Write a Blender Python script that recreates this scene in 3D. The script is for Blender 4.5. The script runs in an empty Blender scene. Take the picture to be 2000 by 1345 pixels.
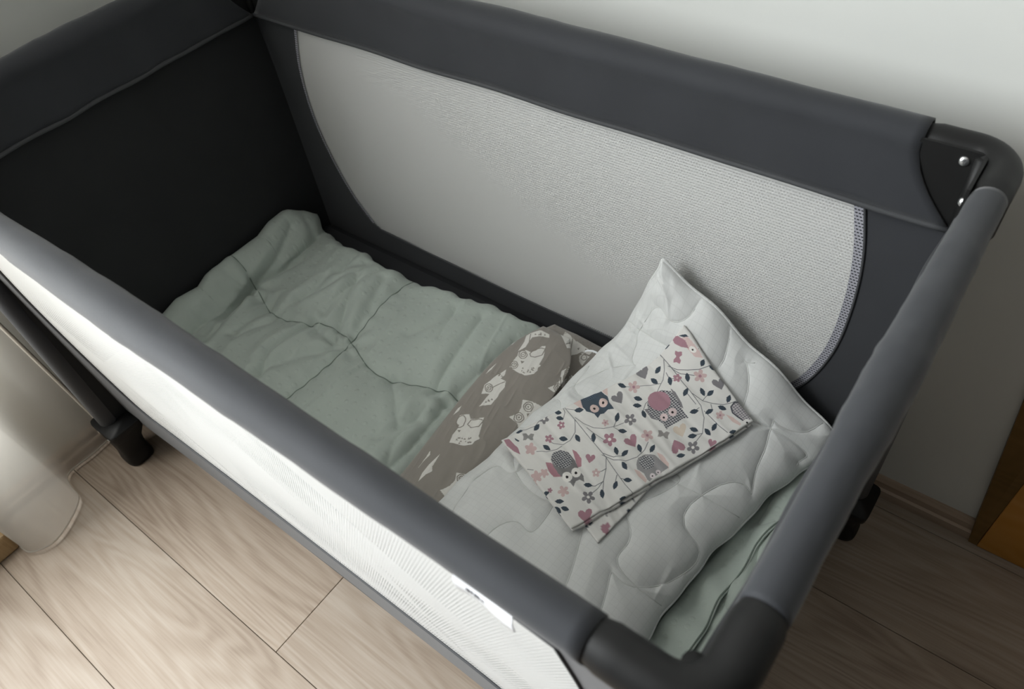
import bpy, bmesh, math, random
import numpy as np
from mathutils import Matrix, Vector
from mathutils.bvhtree import BVHTree

C = bpy.context.scene.collection
scn = bpy.context.scene
random.seed(7)
PI = math.pi

# ------------------------------------------------------------------ camera, light, exposure
cd = bpy.data.cameras.new('camera'); cam = bpy.data.objects.new('camera', cd); C.objects.link(cam)
R3 = ((0.7932, -0.3985, 0.4605), (0.6006, 0.6371, -0.4832), (-0.1008, 0.6598, 0.7446))
M4 = Matrix(R3).to_4x4(); M4.translation = (0.6263, -0.4525, 1.2151)
cam.matrix_world = M4
cd.sensor_width = 36; cd.sensor_fit = 'HORIZONTAL'; cd.lens = 1479.6 / 2000 * 36
cd.clip_start = 0.02
cd.dof.use_dof = True; cd.dof.focus_distance = 1.08; cd.dof.aperture_fstop = 6.3
scn.camera = cam

w = bpy.data.worlds.new('world'); scn.world = w; w.use_nodes = True
wb = w.node_tree.nodes['Background']
wb.inputs[0].default_value = (0.92, 0.97, 1.0, 1); wb.inputs[1].default_value = 0.02

def area(name, loc, target, sx, sy, power, col):
    l = bpy.data.lights.new(name, 'AREA'); l.shape = 'RECTANGLE'; l.size = sx; l.size_y = sy
    l.energy = power; l.color = col
    o = bpy.data.objects.new(name, l); C.objects.link(o); o.location = loc
    o.rotation_euler = (Vector(target) - Vector(loc)).to_track_quat('-Z', 'Y').to_euler()
    return o
# daylight through the window in the left wall (the opening is built below)
area('window_daylight', (-0.86, -1.18, 1.30), (0.6, -1.18, 1.0), 1.45, 1.9, 158, (0.93, 0.975, 1.0))

scn.view_settings.view_transform = 'Standard'
scn.view_settings.look = 'None'
scn.view_settings.gamma = 1.0
scn.view_settings.use_curve_mapping = False
scn.view_settings.exposure = 0.0

# ------------------------------------------------------------------ helpers
def smooth(x, a, b):
    t = np.clip((np.asarray(x, float) - a) / (b - a), 0, 1)
    return t * t * (3 - 2 * t)
def vnoise(x, y, seed=0):
    rs = np.random.RandomState(seed); tab = rs.rand(256, 256) * 2 - 1
    xi = np.floor(x).astype(int); yi = np.floor(y).astype(int)
    fx = x - xi; fy = y - yi
    fx = fx * fx * fx * (fx * (fx * 6 - 15) + 10); fy = fy * fy * fy * (fy * (fy * 6 - 15) + 10)
    g = lambda a, b: tab[a % 256, b % 256]
    return (g(xi, yi) * (1 - fx) + g(xi + 1, yi) * fx) * (1 - fy) + (g(xi, yi + 1) * (1 - fx) + g(xi + 1, yi + 1) * fx) * fy
def ridge(x, y, seed=0):
    return (1 - np.abs(vnoise(x, y, seed)) * 1.6)
def interp(x, pts):
    p = np.array(pts, float)
    return np.interp(x, p[:, 0], p[:, 1])
def seg_dist(px, py, pts):
    d = np.full(np.shape(px), 1e9)
    for (ax, ay), (bx, by) in zip(pts[:-1], pts[1:]):
        vx, vy = bx - ax, by - ay
        t = np.clip(((px - ax) * vx + (py - ay) * vy) / max(vx * vx + vy * vy, 1e-12), 0, 1)
        d = np.minimum(d, np.hypot(px - ax - t * vx, py - ay - t * vy))
    return d
def catmull(pts, n):
    p = np.array(pts, float); m = len(p)
    seg = np.r_[0, np.cumsum(np.linalg.norm(np.diff(p, axis=0), axis=1))]
    t = np.linspace(0, seg[-1], n); out = []
    tan = np.gradient(p, seg, axis=0)
    for s in t:
        i = min(max(np.searchsorted(seg, s) - 1, 0), m - 2); h = seg[i + 1] - seg[i]; a = (s - seg[i]) / h
        out.append((2*a**3-3*a**2+1)*p[i] + (a**3-2*a**2+a)*h*tan[i] + (-2*a**3+3*a**2)*p[i+1] + (a**3-a**2)*h*tan[i+1])
    return np.array(out)

def link(name, me, mat=None, parent=None, smooth_=True):
    o = bpy.data.objects.new(name, me); C.objects.link(o)
    if mat is not None: me.materials.append(mat)
    if smooth_:
        me.polygons.foreach_set('use_smooth', [True] * len(me.polygons))
    if parent is not None: o.parent = parent
    return o
def mesh(name, v, f, mat=None, parent=None, smooth_=True):
    me = bpy.data.meshes.new(name); me.from_pydata([tuple(map(float, a)) for a in v], [], f); me.update()
    return link(name, me, mat, parent, smooth_)
def bobj(name, bm, mat=None, parent=None, smooth_=False, bevel=0, seg=2):
    bmesh.ops.recalc_face_normals(bm, faces=bm.faces)
    me = bpy.data.meshes.new(name); bm.to_mesh(me); bm.free()
    o = link(name, me, mat, parent, smooth_)
    if bevel:
        m = o.modifiers.new('bevel', 'BEVEL'); m.width = bevel; m.segments = seg; m.limit_method = 'ANGLE'
    return o
def box(bm, a, b):
    r = bmesh.ops.create_cube(bm, size=1)
    s = Vector(b) - Vector(a); c = (Vector(b) + Vector(a)) / 2
    for v in r['verts']: v.co = Vector((v.co.x * s.x, v.co.y * s.y, v.co.z * s.z)) + c
def boxo(name, a, b, mat, parent=None, bevel=0):
    bm = bmesh.new(); box(bm, a, b); return bobj(name, bm, mat, parent, False, bevel)
def thing(name, label, cat, loc=(0, 0, 0), group=None):
    o = bpy.data.objects.new(name, None); C.objects.link(o); o.location = loc; o.empty_display_size = .05
    o['label'] = label; o['category'] = cat
    if group: o['group'] = group
    return o
def struct(o):
    o['kind'] = 'structure'; return o

def sweep(path, rad, n=16, closed=False, caps=True, sq=1.0):
    """tube of radius rad (scalar or per point) along a path -> verts, faces"""
    P = np.array(path, float); m = len(P)
    rad = np.broadcast_to(np.array(rad, float), (m,))
    T = np.gradient(P, axis=0) if not closed else (np.roll(P, -1, 0) - np.roll(P, 1, 0))
    T /= np.linalg.norm(T, axis=1)[:, None]
    up = np.array([0, 0, 1.0]) if abs(T[0][2]) < .9 else np.array([1.0, 0, 0])
    N = np.cross(up, T[0]); N /= np.linalg.norm(N)
    V = []; F = []
    for i in range(m):
        N = N - T[i] * (N @ T[i]); N /= np.linalg.norm(N); B = np.cross(T[i], N)
        for k in range(n):
            a = 2 * PI * k / n
            V.append(P[i] + rad[i] * (np.cos(a) * N + sq * np.sin(a) * B))
    mm = m if closed else m - 1
    for i in range(mm):
        j = (i + 1) % m
        for k in range(n):
            F.append((i * n + k, i * n + (k + 1) % n, j * n + (k + 1) % n, j * n + k))
    if caps and not closed:
        F.append(tuple(range(n))[::-1]); F.append(tuple((m - 1) * n + k for k in range(n)))
    return V, F
def tube(name, path, rad, mat, parent=None, n=16, closed=False, sq=1.0):
    v, f = sweep(path, rad, n, closed, True, sq); return mesh(name, v, f, mat, parent)
def loft(name, secs, mat, parent, n=28):
    """stack of super-ellipse sections (cx, cy, z, rx, ry, power)"""
    V = []; F = []
    for cx, cy, z, rx, ry, p in secs:
        for k in range(n):
            a = 2 * PI * k / n; c, s = math.cos(a), math.sin(a)
            V.append((cx + rx * math.copysign(abs(c) ** (2 / p), c), cy + ry * math.copysign(abs(s) ** (2 / p), s), z))
    for i in range(len(secs) - 1):
        for k in range(n):
            F.append((i * n + k, i * n + (k + 1) % n, (i + 1) * n + (k + 1) % n, (i + 1) * n + k))
    F.append(tuple(range(n))[::-1]); F.append(tuple((len(secs) - 1) * n + k for k in range(n)))
    return mesh(name, V, F, mat, parent)

def shell(name, Mid, T, disp, mat, parent=None, bot=1.0, colors=None, keep=None):
    """closed cushion-like shell around a mid surface: Mid (n,m,3), half thickness T (0 on the rim), top relief disp"""
    n, m, _ = Mid.shape
    du = np.gradient(Mid, axis=0); dv = np.gradient(Mid, axis=1)
    N = np.cross(du, dv); N /= np.linalg.norm(N, axis=2)[:, :, None] + 1e-12
    if N[..., 2].mean() < 0: N = -N
    top = Mid + N * (T + disp)[:, :, None]; bt = Mid - N * (T * bot)[:, :, None]
    idx = np.arange(n * m).reshape(n, m)
    bidx = idx.copy(); inner = np.zeros((n, m), bool); inner[1:-1, 1:-1] = True
    bidx[inner] = n * m + np.arange(inner.sum())
    V = np.concatenate([top.reshape(-1, 3), bt[inner]])
    q = lambda I: np.stack([I[:-1, :-1], I[1:, :-1], I[1:, 1:], I[:-1, 1:]], -1).reshape(-1, 4)
    F = np.concatenate([q(idx), q(bidx)[:, ::-1]])
    me = bpy.data.meshes.new(name)
    me.vertices.add(len(V)); me.vertices.foreach_set('co', V.astype('f4').ravel())
    me.loops.add(F.size); me.loops.foreach_set('vertex_index', F.astype('i4').ravel())
    me.polygons.add(len(F)); me.polygons.foreach_set('loop_start', np.arange(0, F.size, 4, dtype='i4'))
    me.update(calc_edges=True); me.validate()
    if colors is not None:
        ca = me.color_attributes.new('Print', 'FLOAT_COLOR', 'POINT')
        col = np.ones((len(V), 4), 'f4'); col[:n * m, :3] = colors.reshape(-1, 3)
        col[n * m:, :3] = colors[inner]
        ca.data.foreach_set('color', col.ravel())
    return link(name, me, mat, parent), top
def rim(d, r):
    t = np.clip(d / r, 0, 1); return np.sqrt(np.clip(1 - (1 - t) ** 2, 0, 1))

# ------------------------------------------------------------------ materials
def mat(name, col, rough=.8, spec=.3, metal=0, bump=None, sheen=0, var=None):
    m = bpy.data.materials.new(name); m.use_nodes = True; nt = m.node_tree; N = nt.nodes; L = nt.links
    b = N['Principled BSDF']; b.inputs['Base Color'].default_value = (*col, 1)
    b.inputs['Roughness'].default_value = rough; b.inputs['Specular IOR Level'].default_value = spec
    b.inputs['Metallic'].default_value = metal
    if sheen:
        b.inputs['Sheen Weight'].default_value = sheen; b.inputs['Sheen Roughness'].default_value = .5
    tc = N.new('ShaderNodeTexCoord')
    if var:
        nz = N.new('ShaderNodeTexNoise'); nz.inputs['Scale'].default_value = var[0]; nz.inputs['Detail'].default_value = 4
        L.new(tc.outputs['Object'], nz.inputs['Vector'])
        mr = N.new('ShaderNodeMapRange'); mr.inputs['To Min'].default_value = 1 - var[1]; mr.inputs['To Max'].default_value = 1 + var[1]
        mr.inputs['From Min'].default_value = .3; mr.inputs['From Max'].default_value = .7
        L.new(nz.outputs['Fac'], mr.inputs['Value'])
        mx = N.new('ShaderNodeVectorMath'); mx.operation = 'SCALE'; mx.inputs[0].default_value = col
        L.new(mr.outputs['Result'], mx.inputs['Scale']); L.new(mx.outputs['Vector'], b.inputs['Base Color'])
    if bump:
        nb = N.new('ShaderNodeTexNoise'); nb.inputs['Scale'].default_value = bump[0]; nb.inputs['Detail'].default_value = 3
        L.new(tc.outputs['Object'], nb.inputs['Vector'])
        bp = N.new('ShaderNodeBump'); bp.inputs['Strength'].default_value = bump[1]; bp.inputs['Distance'].default_value = bump[2]
        L.new(nb.outputs['Fac'], bp.inputs['Height']); L.new(bp.outputs['Normal'], b.inputs['Normal'])
    return m
M_dark = mat('charcoal_fabric', (.029, .031, .036), .72, .3, bump=(900, .25, .0006), sheen=.2, var=(14, .06))
M_dark2 = mat('charcoal_fabric_inside', (.026, .027, .028), .85, .2, bump=(900, .25, .0006), var=(10, .08))
M_trim = mat('charcoal_piping', (.06, .062, .066), .7, .3, bump=(600, .3, .0005))
M_plast = mat('black_plastic', (.009, .009, .009), .5, .28, bump=(700, .08, .0003))
M_screw = mat('screw_metal', (.75, .76, .77), .25, .5, 1)
M_wall = mat('wall_paint', (.70, .71, .68), .9, .2, bump=(60, .08, .002), var=(3, .02))
M_white = mat('white_tag', (.85, .87, .9), .7, .2)
M_tagink = mat('tag_ink', (.06, .06, .07), .8, .2)
M_matt = mat('mattress_cover', (.03, .031, .034), .9, .2, bump=(500, .3, .0006))

def wood_mat(name, c0, c1, c2, gscale=1.0, rough=.55):
    m = bpy.data.materials.new(name); m.use_nodes = True; nt = m.node_tree; N = nt.nodes; L = nt.links
    b = N['Principled BSDF']; b.inputs['Roughness'].default_value = rough; b.inputs['Specular IOR Level'].default_value = .35
    tc = N.new('ShaderNodeTexCoord'); oi = N.new('ShaderNodeObjectInfo')
    off = N.new('ShaderNodeVectorMath'); off.operation = 'SCALE'; off.inputs[0].default_value = (7.3, 3.1, 1.7)
    L.new(oi.outputs['Random'], off.inputs['Scale'])
    ad = N.new('ShaderNodeVectorMath'); L.new(tc.outputs['Object'], ad.inputs[0]); L.new(off.outputs['Vector'], ad.inputs[1])
    def mapn(s):
        mp = N.new('ShaderNodeMapping'); mp.inputs['Scale'].default_value = s; L.new(ad.outputs['Vector'], mp.inputs['Vector']); return mp
    # cathedral figure: contour lines of a stretched noise
    m1 = mapn((.75 * gscale, 6.5 * gscale, 5)); n1 = N.new('ShaderNodeTexNoise'); n1.inputs['Scale'].default_value = 1; n1.inputs['Detail'].default_value = 2.5; n1.inputs['Distortion'].default_value = .35
    L.new(m1.outputs['Vector'], n1.inputs['Vector'])
    mu = N.new('ShaderNodeMath'); mu.operation = 'MULTIPLY'; mu.inputs[1].default_value = 170; L.new(n1.outputs['Fac'], mu.inputs[0])
    sn = N.new('ShaderNodeMath'); sn.operation = 'SINE'; L.new(mu.outputs[0], sn.inputs[0])
    # fine pores
    m2 = mapn((9, 300, 20)); n2 = N.new('ShaderNodeTexNoise'); n2.inputs['Scale'].default_value = 1; n2.inputs['Detail'].default_value = 4
    L.new(m2.outputs['Vector'], n2.inputs['Vector'])
    m3 = mapn((2.2, 6, 5)); n3 = N.new('ShaderNodeTexNoise'); n3.inputs['Scale'].default_value = 1; n3.inputs['Detail'].default_value = 5
    L.new(m3.outputs['Vector'], n3.inputs['Vector'])
    a1 = N.new('ShaderNodeMath'); a1.operation = 'MULTIPLY_ADD'; a1.inputs[1].default_value = .075; L.new(sn.outputs[0], a1.inputs[0]); 
    L.new(n3.outputs['Fac'], a1.inputs[2])
    a2 = N.new('ShaderNodeMath'); a2.operation = 'MULTIPLY_ADD'; a2.inputs[1].default_value = .45; L.new(n2.outputs['Fac'], a2.inputs[0]); L.new(a1.outputs[0], a2.inputs[2])
    cr = N.new('ShaderNodeValToRGB'); e = cr.color_ramp.elements
    e[0].position = .45; e[0].color = (*c0, 1); e[1].position = .98; e[1].color = (*c2, 1)
    k = e.new(.72); k.color = (*c1, 1)
    L.new(a2.outputs[0], cr.inputs['Fac'])
    sc = N.new('ShaderNodeMapRange'); sc.inputs['To Min'].default_value = .93; sc.inputs['To Max'].default_value = 1.07
    L.new(oi.outputs['Random'], sc.inputs['Value'])
    vm = N.new('ShaderNodeVectorMath'); vm.operation = 'SCALE'; L.new(cr.outputs['Color'], vm.inputs[0]); L.new(sc.outputs['Result'], vm.inputs['Scale'])
    L.new(vm.outputs['Vector'], b.inputs['Base Color'])
    bp = N.new('ShaderNodeBump'); bp.inputs['Strength'].default_value = .12; bp.inputs['Distance'].default_value = .001
    L.new(a2.outputs[0], bp.inputs['Height']); L.new(bp.outputs['Normal'], b.inputs['Normal'])
    return m
M_floor = wood_mat('oak_laminate', (.20, .148, .108), (.305, .243, .188), (.375, .315, .257))
M_gap = mat('floor_gap', (.17, .125, .075), .9, .1)
M_base = wood_mat('oak_baseboard', (.32, .24, .17), (.42, .32, .24), (.50, .40, .32), 1.0)
M_pine = wood_mat('orange_pine', (.46, .20, .035), (.56, .26, .05), (.62, .31, .08), .6)
M_pine2 = wood_mat('dark_brown_pine', (.15, .085, .022), (.19, .105, .03), (.23, .13, .04), .6)  # side board: a darker brown than the front board's orange
M_sill = wood_mat('brown_sill', (.26, .17, .08), (.36, .25, .13), (.42, .30, .17), .6)

def fabric(name, col, rough=.85, sheen=.3, weave=1400, wave_amt=.15, dots=None, var=(9, .05), check=None, attr=None, spec=.25):
    """woven cloth: fine weave bump, optional raised dots, optional faint woven check, optional printed colour attribute"""
    m = mat(name, col, rough, spec, bump=None, sheen=sheen, var=var); nt = m.node_tree; N = nt.nodes; L = nt.links; b = N['Principled BSDF']
    tc = N.new('ShaderNodeTexCoord')
    nb = N.new('ShaderNodeTexNoise'); nb.inputs['Scale'].default_value = weave; nb.inputs['Detail'].default_value = 2
    L.new(tc.outputs['Object'], nb.inputs['Vector'])
    nb2 = N.new('ShaderNodeTexNoise'); nb2.inputs['Scale'].default_value = 90; nb2.inputs['Detail'].default_value = 3
    L.new(tc.outputs['Object'], nb2.inputs['Vector'])
    h = N.new('ShaderNodeMath'); h.operation = 'MULTIPLY_ADD'; h.inputs[1].default_value = .35; L.new(nb.outputs['Fac'], h.inputs[0]); L.new(nb2.outputs['Fac'], h.inputs[2])
    hout = h.outputs[0]
    if dots:
        vo = N.new('ShaderNodeTexVoronoi'); vo.voronoi_dimensions = '2D'; vo.inputs['Scale'].default_value = dots[0]; vo.inputs['Randomness'].default_value = .35
        L.new(tc.outputs['Object'], vo.inputs['Vector'])
        mr = N.new('ShaderNodeMapRange'); mr.inputs['From Min'].default_value = .08; mr.inputs['From Max'].default_value = .2; mr.inputs['To Min'].default_value = dots[1]; mr.inputs['To Max'].default_value = 0
        L.new(vo.outputs['Distance'], mr.inputs['Value'])
        s = N.new('ShaderNodeMath'); L.new(mr.outputs['Result'], s.inputs[0]); L.new(hout, s.inputs[1]); hout = s.outputs[0]
    bp = N.new('ShaderNodeBump'); bp.inputs['Strength'].default_value = wave_amt; bp.inputs['Distance'].default_value = .0015
    L.new(hout, bp.inputs['Height']); L.new(bp.outputs['Normal'], b.inputs['Normal'])
    if attr:
        at = N.new('ShaderNodeVertexColor'); at.layer_name = attr
        L.new(at.outputs['Color'], b.inputs['Base Color'])
    if check:
        sx = N.new('ShaderNodeSeparateXYZ'); mp = N.new('ShaderNodeMapping'); mp.inputs['Rotation'].default_value = (0, 0, check[2])
        L.new(tc.outputs['Object'], mp.inputs['Vector']); L.new(mp.outputs['Vector'], sx.inputs['Vector'])
        outs = []
        for ax in (0, 1):
            q = N.new('ShaderNodeMath'); q.operation = 'PINGPONG'; q.inputs[1].default_value = check[0] / 2
            L.new(sx.outputs[ax], q.inputs[0])
            c = N.new('ShaderNodeMath'); c.operation = 'LESS_THAN'; c.inputs[1].default_value = check[0] * .05; L.new(q.outputs[0], c.inputs[0]); outs.append(c)
        mxx = N.new('ShaderNodeMath'); mxx.operation = 'MAXIMUM'; L.new(outs[0].outputs[0], mxx.inputs[0]); L.new(outs[1].outputs[0], mxx.inputs[1])
        mix = N.new('ShaderNodeMix'); mix.data_type = 'RGBA'; mix.inputs['A'].default_value = (*col, 1)
        mix.inputs['B'].default_value = (*[x * check[1] for x in col], 1)
        L.new(mxx.outputs[0], mix.inputs['Factor']); L.new(mix.outputs['Result'], b.inputs['Base Color'])
    return m
M_quilt = fabric('sage_cotton', (.475, .535, .49), .55, .3, dots=(46, 1.0), wave_amt=.45)
M_quiltseam = mat('sage_thread', (.20, .24, .21), .9, .2)
M_pillow = fabric('white_check_cotton', (.70, .71, .70), .75, .3, check=(.009, .95, .05), wave_amt=.2)
M_pillowseam = mat('white_thread', (.64, .65, .63), .9, .2)
M_owl = fabric('taupe_print_jersey', (.27, .245, .22), .85, .3, attr='Print', wave_amt=.2)
M_floral = fabric('floral_print_cotton', (.72, .71, .68), .85, .25, attr='Print', wave_amt=.15)

def mesh_mat(name='white_net', dark=False):
    m = bpy.data.materials.new(name); m.use_nodes = True; nt = m.node_tree; N = nt.nodes; L = nt.links
    b = N['Principled BSDF']; b.inputs['Base Color'].default_value = (.84, .84, .83, 1); b.inputs['Roughness'].default_value = .8
    b.inputs['Specular IOR Level'].default_value = .2
    out = N['Material Output']
    tc = N.new('ShaderNodeTexCoord'); sx = N.new('ShaderNodeSeparateXYZ'); L.new(tc.outputs['Object'], sx.inputs[0])
    P = .0040; Q = .0044
    # rows along x, staggered holes
    row = N.new('ShaderNodeMath'); row.operation = 'DIVIDE'; row.inputs[1].default_value = Q; L.new(sx.outputs['Z'], row.inputs[0])
    fl = N.new('ShaderNodeMath'); fl.operation = 'FLOOR'; L.new(row.outputs[0], fl.inputs[0])
    fr = N.new('ShaderNodeMath'); fr.operation = 'FRACT'; L.new(row.outputs[0], fr.inputs[0])
    col = N.new('ShaderNodeMath'); col.operation = 'DIVIDE'; col.inputs[1].default_value = P; L.new(sx.outputs['X'], col.inputs[0])
    c2 = N.new('ShaderNodeMath'); c2.operation = 'MULTIPLY_ADD'; c2.inputs[1].default_value = .5; L.new(fl.outputs[0], c2.inputs[0]); L.new(col.outputs[0], c2.inputs[2])
    fc = N.new('ShaderNodeMath'); fc.operation = 'FRACT'; L.new(c2.outputs[0], fc.inputs[0])
    def cen(s):
        a = N.new('ShaderNodeMath'); a.operation = 'SUBTRACT'; a.inputs[1].default_value = .5; L.new(s, a.inputs[0])
        q = N.new('ShaderNodeMath'); q.operation = 'MULTIPLY'; L.new(a.outputs[0], q.inputs[0]); L.new(a.outputs[0], q.inputs[1]); return q
    qa, qb = cen(fr.outputs[0]), cen(fc.outputs[0])
    q2 = N.new('ShaderNodeMath'); q2.operation = 'MULTIPLY_ADD'; q2.inputs[1].default_value = 4.2; L.new(qa.outputs[0], q2.inputs[0]); L.new(qb.outputs[0], q2.inputs[2])
    lt = N.new('ShaderNodeMath'); lt.operation = 'LESS_THAN'; lt.inputs[1].default_value = .165; L.new(q2.outputs[0], lt.inputs[0])
    tr = N.new('ShaderNodeBsdfTransparent'); tl = N.new('ShaderNodeBsdfTranslucent'); tl.inputs['Color'].default_value = (.7, .7, .68, 1)
    mx0 = N.new('ShaderNodeMixShader'); mx0.inputs['Fac'].default_value = .36; L.new(b.outputs[0], mx0.inputs[1]); L.new(tl.outputs[0], mx0.inputs[2])
    mx = N.new('ShaderNodeMixShader'); L.new(lt.outputs[0], mx.inputs['Fac']); L.new(mx0.outputs[0], mx.inputs[1]); L.new(tr.outputs[0], mx.inputs[2])
    if dark:                                            # net sewn over dark cloth
        mc = N.new('ShaderNodeMix'); mc.data_type = 'RGBA'; mc.inputs['A'].default_value = (.36, .36, .40, 1); mc.inputs['B'].default_value = (.02, .02, .025, 1)
        L.new(lt.outputs[0], mc.inputs['Factor']); L.new(mc.outputs['Result'], b.inputs['Base Color']); L.new(b.outputs[0], out.inputs['Surface'])
    else:
        L.new(mx.outputs[0], out.inputs['Surface'])
    return m
M_margin = mesh_mat('net_over_cloth', True)
M_net = mesh_mat()
def sheer_mat():
    m = bpy.data.materials.new('sheer_voile'); m.use_nodes = True; nt = m.node_tree; N = nt.nodes; L = nt.links
    b = N['Principled BSDF']; b.inputs['Base Color'].default_value = (.62, .60, .555, 1); b.inputs['Roughness'].default_value = .8
    tl = N.new('ShaderNodeBsdfTranslucent'); tl.inputs['Color'].default_value = (.66, .63, .58, 1)
    tr = N.new('ShaderNodeBsdfTransparent'); tr.inputs['Color'].default_value = (1, .97, .93, 1)
    mx = N.new('ShaderNodeMixShader'); mx.inputs['Fac'].default_value = .6; L.new(b.outputs[0], mx.inputs[1]); L.new(tl.outputs[0], mx.inputs[2])
    m2 = N.new('ShaderNodeMixShader'); m2.inputs['Fac'].default_value = .38; L.new(mx.outputs[0], m2.inputs[1]); L.new(tr.outputs[0], m2.inputs[2])
    L.new(m2.outputs[0], N['Material Output'].inputs['Surface'])
    return m
M_sheer = sheer_mat()
M_hem = mat('voile_hem', (.68, .64, .58), .8, .2)

# ------------------------------------------------------------------ setting
XL, YB = -0.70, 0.41                                    # left wall and back wall faces
floor = struct(boxo('floor', (XL - .1, -3.2, -.06), (2.4, YB + .1, -.012), M_gap))
PW = 0.1955; PLEN = 1.29; rows = []
y0 = -0.406
for k in range(-13, 5):
    ya = y0 + k * PW; yb = min(ya + PW, YB - .001)
    xoff = {0: -.05, -1: -1.02, 1: -.62, 2: -.9, 3: -.28, 4: -.7}.get(k, random.uniform(-1.2, 0))
    if yb <= ya: continue
    x = xoff - PLEN * 2
    while x < 2.4:
        xa, xb = max(x, XL), min(x + PLEN, 2.4)
        if xb - xa > .02:
            bm = bmesh.new(); g = .00045
            box(bm, (-(xb - xa) / 2 + g, -(yb - ya) / 2 + g, -.012), ((xb - xa) / 2 - g, (yb - ya) / 2 - g, 0))
            p = bobj('plank', bm, M_floor, floor, False, .0007, 1)
            p.location = ((xa + xb) / 2, (ya + yb) / 2, 0)
        x += PLEN
struct(boxo('wall_back', (XL - .1, YB, -.06), (2.4, YB + .1, 2.5), M_wall))
# left wall with a tall window opening
WY0, WY1, WZ0, WZ1 = -1.95, -.42, .28, 2.28
bm = bmesh.new()
box(bm, (XL - .1, WY1, -.06), (XL, YB, 2.5)); box(bm, (XL - .1, -3.2, -.06), (XL, WY0, 2.5))
box(bm, (XL - .1, WY0, -.06), (XL, WY1, WZ0)); box(bm, (XL - .1, WY0, WZ1), (XL, WY1, 2.5))
struct(bobj('wall_left', bm, M_wall))
wf = bmesh.new()
for a, b in (((WY0, WZ0), (WY0 + .05, WZ1)), ((WY1 - .05, WZ0), (WY1, WZ1)), ((WY0, WZ0), (WY1, WZ0 + .05)), ((WY0, WZ1 - .05), (WY1, WZ1)), (((WY0 + WY1) / 2 - .03, WZ0), ((WY0 + WY1) / 2 + .03, WZ1))):
    box(wf, (XL - .07, a[0], a[1]), (XL - .03, b[0], b[1]))
struct(bobj('window_1', wf, mat('window_frame_white', (.75, .75, .73), .5, .4)))
struct(boxo('ceiling', (XL - .1, -3.2, 2.5), (2.4, YB + .1, 2.6), mat('ceiling_paint', (.42, .41, .39), .9, .2)))
# baseboards: stepped moulding profile
def baseboard(name, a, b, out, h=.045, t=.014):
    a = Vector(a); b = Vector(b); out = Vector(out)
    prof = [(0, 0), (t, 0), (t, h * .42), (t * .72, h * .50), (t * .72, h * .82), (t * .35, h), (0, h)]
    V = []; F = []; n = len(prof)
    for p in (a, b):
        for o_, z in prof: V.append(p + out * o_ + Vector((0, 0, z)))
    for k in range(n): F.append((k, (k + 1) % n, n + (k + 1) % n, n + k))
    F += [tuple(range(n))[::-1], tuple(range(n, 2 * n))]
    return struct(mesh(name, V, F, M_base, None, False))
baseboard('baseboard_back', (XL, YB, .0005), (2.4, YB, .0005), (0, -1, 0), .042)
baseboard('baseboard_left', (XL, -.56, .0005), (XL, YB - .014, .0005), (1, 0, 0), .045)
struct(boxo('trim_1', (XL, -2.3, .0005), (-.607, -.562, .05), M_sill, None, .004))

# ------------------------------------------------------------------ travel cot
LX, LY, RZ = .60, .31, .735
cot = thing('travel_cot', 'charcoal fabric travel cot with white net sides and black plastic corners', 'cot')
# side panels: charcoal frame cloth around a net window
def hole_outline():
    top = [(-.484, .655), (0, .655), (.484, .655)]
    right = [(.484, .655), (.502, .573), (.508, .488), (.502, .395), (.479, .316), (.43, .235)]
    bottom = [(.43, .235), (.41, .224), (.30, .222), (.15, .220), (-.07, .218), (-.263, .222), (-.41, .226)]
    left = [(-.41, .226), (-.434, .238), (-.472, .292), (-.502, .369), (-.52, .468), (-.512, .564), (-.484, .655)]
    P = []
    for seg, n in ((top, 40), (right, 30), (bottom, 50), (left, 36)):
        P += [tuple(p) for p in catmull(seg, n)[:-1]]
    return P[::-1]
HOLE = hole_outline()
def side_panel(ysurf, face):
    outer = []
    for (ax, az), (bx, bz), n in (((-.592, .09), (.592, .09), 40), ((.592, .09), (.592, .718), 20), ((.592, .718), (-.592, .718), 40), ((-.592, .718), (-.592, .09), 20)):
        outer += [(ax + (bx - ax) * i / n, az + (bz - az) * i / n) for i in range(n)]
    bm = bmesh.new(); edges = []
    for loop in (outer, HOLE):
        vs = [bm.verts.new((x, 0, z)) for x, z in loop]
        edges += [bm.edges.new((vs[i], vs[(i + 1) % len(vs)])) for i in range(len(vs))]
    bmesh.ops.triangle_fill(bm, use_beauty=True, use_dissolve=False, edges=edges)
    for v in bm.verts: v.co.y = ysurf(v.co.x, v.co.z)
    o = bobj('side_panel', bm, M_dark, cot, False)
    m = o.modifiers.new('solid', 'SOLIDIFY'); m.thickness = .004; m.offset = 0
    bm = bmesh.new(); vs = [bm.verts.new((x * 1.012, 0, z + (z - .43) * .02)) for x, z in HOLE]
    bm.faces.new(vs)
    for v in bm.verts: v.co.y = ysurf(v.co.x, v.co.z) - .0011
    g = bmesh.ops.duplicate(bm, geom=bm.verts[:] + bm.edges[:] + bm.faces[:])     # double-knit net: two layers
    for v in g['geom']:
        if isinstance(v, bmesh.types.BMVert): v.co.y += .0022
    bobj('net_window', bm, M_net, cot, False)
    for off in (-1, 1):
        tube('net_binding', [(x, ysurf(x, z) + off * .0026, z) for x, z in HOLE], .0018, M_trim, cot, 6, True)
ybk = lambda x, z: .300
yfr = lambda x, z: -.272 - .030 * (z - .22) / .46 - .006 * (abs(x) / .59) ** 2
side_panel(ybk, -1); side_panel(yfr, 1)
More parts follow.
